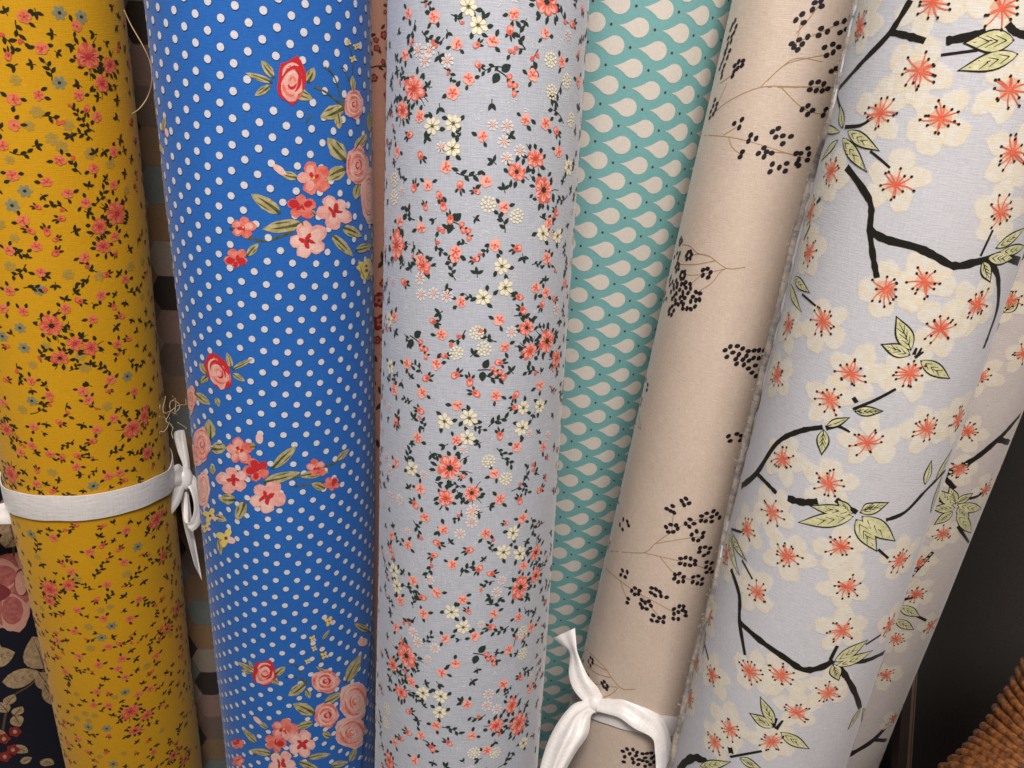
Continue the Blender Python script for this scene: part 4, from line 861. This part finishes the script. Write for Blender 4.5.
def band(name, r, ctr, wd, parent, off=.0012):
    """a ribbon pulled flat round a roll: ctr are pixels of its middle, in front; it closes round the back"""
    q = [r.uv(*c) for c in ctr]; q = [(a / r.R, b) for a, b in q]; V = []; Fc = []; UV = []; n = 120
    a0, v0 = q[0]; a1, v1 = q[-1]
    for i in range(n + 1):
        th = a0 + 2 * math.pi * i / n
        if th <= a1:
            for (x0, y0), (x1, y1) in zip(q, q[1:]):
                if x0 <= th <= x1: f = (th - x0) / (x1 - x0); v = y0 + (y1 - y0) * f; break
        else:
            f = (th - a1) / (a0 + 2 * math.pi - a1); f = f * f * (3 - 2 * f); v = v1 + (v0 - v1) * f
        for k in range(5):
            g = k / 4 - .5; V.append(r.pt(th, v + wd * g, off + .0003 * (1 - (2 * g) ** 2))); UV.append((g * .01, th * r.R))
        if i:
            for k in range(4): a = (i - 1) * 5 + k; Fc.append((a, a + 1, a + 6, a + 5))
    o = make_mesh(name, V, Fc, [RIB], UV=UV, parent=parent); m = o.modifiers.new('thickness', 'SOLIDIFY'); m.thickness = .0006; m.offset = 0; m = o.modifiers.new('edges', 'EDGE_SPLIT'); m.split_angle = .8
    return o
def knot(name, x, y, dist, rx, ry, parent, rot=0.0):
    V = []; Fc = []; n, m = 14, 9; c = at(x, y, dist); s_ = dist / F
    for i in range(m + 1):
        ph = math.pi * i / m
        for k in range(n):
            t = 2 * math.pi * k / n; a, b = math.sin(ph) * math.cos(t), math.cos(ph); d = math.sin(ph) * math.sin(t)
            cr = 1 + .13 * math.sin(5 * t + 2.5 * b) + .06 * math.sin(9 * t) ; X = a * rx * s_ * cr; Y = b * ry * s_
            V.append(c + rt * (X * math.cos(rot) - Y * math.sin(rot)) + up * (X * math.sin(rot) + Y * math.cos(rot)) - fw * d * .8 * min(rx, ry) * s_ * cr)
    for i in range(m):
        for k in range(n): a = i * n + k; b = i * n + (k + 1) % n; Fc.append((a, b, b + n, a + n))
    return make_mesh(name, V, Fc, [RIB], UV=[(0, 0)] * len(V), parent=parent)
def root(name, loc, label, cat, group=None):
    o = bpy.data.objects.new(name, None); sc.collection.objects.link(o); o.empty_display_size = .01
    return tag(o, label, cat, group)

def ribbons(ry, rb):
    g = 'white ribbons tied round the rolls'
    t = root('ribbon_bow', None, 'white ribbon tied round the mustard yellow roll', 'ribbon', g)
    band('band', ry, [(8, 497), (20, 503), (55, 507.5), (90, 506.5), (125, 499), (155, 488), (168, 481)], .0195, t)
    d = ry.dist(160, 484) + .035
    knot('knot', 184, 478, d, 8, 11, t, .3)
    ribbon_strip('loop', [(168, 470, 166, 494, d - .012, d - .012), (178, 464, 178, 486, d - .008, d - .006), (184, 468, 186, 484, d, d), (178, 452, 190, 470, d + .002, d), (174, 434, 186, 440, d + .006, d + .004), (180, 430, 184, 430, d + .006, d + .006)], t, curl=.15)
    ribbon_strip('loop', [(180, 478, 190, 472, d - .001, d), (190, 490, 200, 484, d - .004, d), (194, 508, 203, 506, d - .005, d), (190, 522, 200, 524, d - .003, d), (184, 520, 190, 530, d + .001, d), (184, 500, 188, 505, d + .004, d + .003), (182, 484, 186, 484, d + .004, d + .003)], t, curl=.1)
    ribbon_strip('tail', [(179, 480, 187, 482, d, d + .002), (181, 500, 190, 505, d + .006, d + .010), (184, 524, 193, 528, d + .010, d + .016), (190, 548, 197, 552, d + .014, d + .022), (195, 566, 202, 580, d + .018, d + .026)], t, curl=-.12)
    ribbon_strip('tail', [(178, 478, 186, 482, d - .004, d), (170, 494, 180, 502, d - .010, d - .004), (166, 508, 172, 514, d - .011, d - .006)], t, curl=.1)
    dl = ry.dist(9, 500) + .03
    ribbon_strip('tail', [(14, 502, 18, 524, dl, dl), (0, 504, 2, 524, dl + .006, dl + .006), (-16, 512, -14, 526, dl + .012, dl + .012), (-40, 520, -38, 534, dl + .02, dl + .02)], t, curl=.1)
    # the bow on the beige roll
    t = root('ribbon_bow', None, 'white ribbon tied in a bow round the beige berry roll', 'ribbon', g)
    band('band', rb, [(572, 700), (590, 706), (612, 714), (640, 721), (665, 724), (686, 724)], .0160, t)
    d = rb.dist(592, 704) - .010
    knot('knot', 595, 704, d + .001, 7.5, 8.5, t, -.6)
    # upright tail, twisted
    ribbon_strip('tail', [(553, 638, 575, 628, d + .012, d + .004), (562, 645, 576, 640, d + .010, d + .001), (570, 654, 578, 654, d + .006, d - .002), (569, 674, 588, 676, d + .002, d - .004), (574, 690, 598, 688, d, d - .003), (586, 704, 603, 698, d, d)], t, curl=.16)
    # the two drooping loops on the left
    ribbon_strip('loop', [(592, 700, 590, 710, d, d), (574, 704, 582, 716, d - .004, d - .008), (559, 721, 575, 732, d - .006, d - .012), (548, 742, 567, 752, d - .004, d - .010), (540, 768, 560, 774, d - .002, d - .006), (532, 800, 556, 804, d, d)], t, curl=.24)
    ribbon_strip('loop', [(588, 706, 596, 712, d - .004, d - .004), (574, 716, 591, 716, d - .010, d - .008), (566, 734, 588, 734, d - .014, d - .008), (558, 754, 576, 752, d - .013, d - .008), (550, 776, 564, 774, d - .010, d - .006), (544, 800, 556, 800, d - .006, d - .004)], t, curl=.26)
    # the wide loop to the right that turns over and hangs down
    ribbon_strip('loop', [(596, 711, 601, 699, d - .003, d - .002), (608, 714, 612, 698, d - .006, d - .004), (620, 718, 628, 694, d - .009, d - .006), (634, 728, 649, 704, d - .009, d - .006), (652, 738, 663, 719, d - .006, d - .003), (655, 752, 671, 742, d - .003, d), (656, 768, 672, 766, d, d), (656, 795, 672, 790, d, d)], t, curl=.18)

# ================================================================== basket and rack
def basket():
    o = root('wicker_basket', None, 'orange brown wicker basket rim in the lower right corner', 'basket')
    m = bpy.data.materials.new('wicker'); m.use_nodes = True; nt = m.node_tree; N = nt.nodes; L = nt.links; b = N['Principled BSDF']
    tc = N.new('ShaderNodeTexCoord'); n1 = N.new('ShaderNodeTexNoise'); n1.inputs['Scale'].default_value = 260; n1.inputs['Detail'].default_value = 6; n1.inputs['Roughness'].default_value = .7
    cr = N.new('ShaderNodeValToRGB'); L.new(tc.outputs['Object'], n1.inputs[0]); L.new(n1.outputs[0], cr.inputs[0]); L.new(cr.outputs[0], b.inputs['Base Color'])
    cr.color_ramp.elements[0].position = .35; cr.color_ramp.elements[0].color = lin((58, 28, 12)); cr.color_ramp.elements[1].position = .65; cr.color_ramp.elements[1].color = lin((158, 98, 48))
    b.inputs['Roughness'].default_value = .45; bp = N.new('ShaderNodeBump'); bp.inputs['Strength'].default_value = .5; bp.inputs['Distance'].default_value = .001
    L.new(n1.outputs[0], bp.inputs['Height']); L.new(bp.outputs[0], b.inputs['Normal'])
    D = .50; s_ = D / F
    edge = smooth_px([(870, 822), (905, 794), (936, 767), (971, 735), (997, 698), (1019, 662), (1040, 620), (1056, 575), (1068, 530)], 8)
    Rp = .036; ctr = []; Ns = []
    for i, (x, y) in enumerate(edge):
        a = edge[max(0, i - 1)]; c = edge[min(len(edge) - 1, i + 1)]; tx, ty = c[0] - a[0], c[1] - a[1]; l = math.hypot(tx, ty); nx, ny = -ty / l, tx / l   # to the lower right
        E_ = at(x, y, D); side = rt * nx - up * ny; ctr.append(E_ + side * (Rp + .0100)); Ns.append((side, rt * tx / l - up * ty / l))
    rnd = random.Random(1); core_v, core_f = [], []; tube(core_v, core_f, ctr, Rp * .94, 24)
    make_mesh('rim', core_v, core_f, [mat_plain('wicker_dark', (70, 34, 14), .7)], parent=o)
    V = []; Fc = []; cum = [0]
    for i in range(1, len(ctr)): cum.append(cum[-1] + np.linalg.norm(ctr[i] - ctr[i - 1]))
    tot = cum[-1]
    def frame(s):
        s = min(max(s, 0), tot - 1e-6); i = max(k for k in range(len(cum)) if cum[k] <= s); i = min(i, len(ctr) - 2); f = (s - cum[i]) / (cum[i + 1] - cum[i])
        c = ctr[i] * (1 - f) + ctr[i + 1] * f; sd = Ns[i][0] * (1 - f) + Ns[i + 1][0] * f; sd /= np.linalg.norm(sd); tg = Ns[i][1]; return c, sd, np.cross(tg, sd)
    s = 0.0; pitch = .0053
    while s < tot:
        skew = .062 - .15 * s / tot; pts = []; rads = []; nn = 44
        for k in range(nn + 1):
            psi = -.5 + (math.pi + .6) * k / nn; c, sd, fr = frame(s + skew * psi * .7)
            if fr @ (CAM - c) < 0: fr = -fr
            pts.append(c + (Rp - .0012 + .0003 * math.sin(k * 1.7 + s * 900)) * (-sd * math.cos(psi) + fr * math.sin(psi)))
            rads.append(.0027 * (1 + .08 * math.sin(k * 1.7 + s * 777)))
        tube(V, Fc, pts, .003, 8, rads); s += pitch * rnd.uniform(.93, 1.07)
    make_mesh('weave', V, Fc, [m], parent=o)
    # basket wall below the rim
    V = []; Fc = []; rows = 14
    for i, c in enumerate(ctr):
        for k in range(rows + 1): V.append(c + np.array([.5, -.1, -1.0]) * .012 * k + Ns[i][0] * .0015 * math.sin(k * 3.1))
        if i:
            for k in range(rows): a = (i - 1) * (rows + 1) + k; Fc.append((a, a + 1, a + rows + 2, a + rows + 1))
    sd_ = make_mesh('side', V, Fc, [m], parent=o); md = sd_.modifiers.new('thickness', 'SOLIDIFY'); md.thickness = .006

def rack_upright():
    st = mat_plain('rack_steel', (120, 104, 92), .35, .8, .5, 90, .25); D = .755; V = []; Fc = []
    o = root('rack_upright', None, 'thin steel rack upright below the second blossom roll', 'rack post')
    A = at(919, 560, D); B = at(903, 800, D * 1.0)
    def bar(dx0, dx1, dep, name, m):
        V = []; 
        for P in (A, B):
            for a, bb in ((dx0, 0), (dx1, 0), (dx1, dep), (dx0, dep)): V.append(P + rt * a + fw * bb)
        make_mesh(name, V, [(0, 1, 5, 4), (1, 2, 6, 5), (2, 3, 7, 6), (3, 0, 4, 7), (0, 3, 2, 1), (4, 5, 6, 7)], [m], parent=o, smooth=False)
    bar(-.006, .001, .01, 'web', mat_plain('rack_dark', (52, 42, 38), .5, .6)); bar(.0012, .0035, .012, 'flange', st); bar(.0040, .0050, .010, 'flange', st)

def loose_threads():
    th = mat_plain('thread_tan', (206, 178, 138), .7)
    def one(pts, d0, label, rad=.00028):
        V = []; Fc = []; q = smooth_px(pts, 8); tube(V, Fc, [at(x, y, d0 + dd) for x, y, dd in q], rad, 5); tag(make_mesh('loose_thread', V, Fc, [th]), label, 'thread', 'loose threads between the rolls')
    one([(124, 10, .0), (131, 25, .0), (143, 46, -.004), (150, 62, -.004), (152, 80, -.004), (148, 96, .0), (140, 108, .0), (132, 114, .004)], .50, 'long curved loose thread hanging near the top of the blue roll')
    rnd = random.Random(6); V = []; Fc = []
    for i in range(11):
        x, y = 172 + rnd.uniform(-4, 8), 412 + rnd.uniform(-6, 14); pts = [(x, y, rnd.uniform(0, .01))]
        a = rnd.uniform(0, 6.3)
        for k in range(4): a += rnd.uniform(-1.1, 1.1); x += 5.5 * math.cos(a); y += 5.5 * math.sin(a); pts.append((min(186, max(160, x)), y, rnd.uniform(0, .01)))
        tube(V, Fc, [at(x, y, .545 + dd) for x, y, dd in smooth_px(pts, 4)], .00022, 4)
    tag(make_mesh('thread_tangle', V, Fc, [th]), 'tangle of frayed threads just above the ribbon of the mustard roll', 'thread', 'loose threads between the rolls')

r_yellow, _ = mustard_roll()
r_blue, _ = blue_roll()
r_lav, _ = lavender_roll()
r_teal, _ = teal_roll()
r_beige, _ = beige_roll()
blossom_roll()
navy_roll(); honeycomb_roll(); salmon_roll(); black_roll()
ribbons(r_yellow, r_beige)
basket(); rack_upright(); loose_threads()
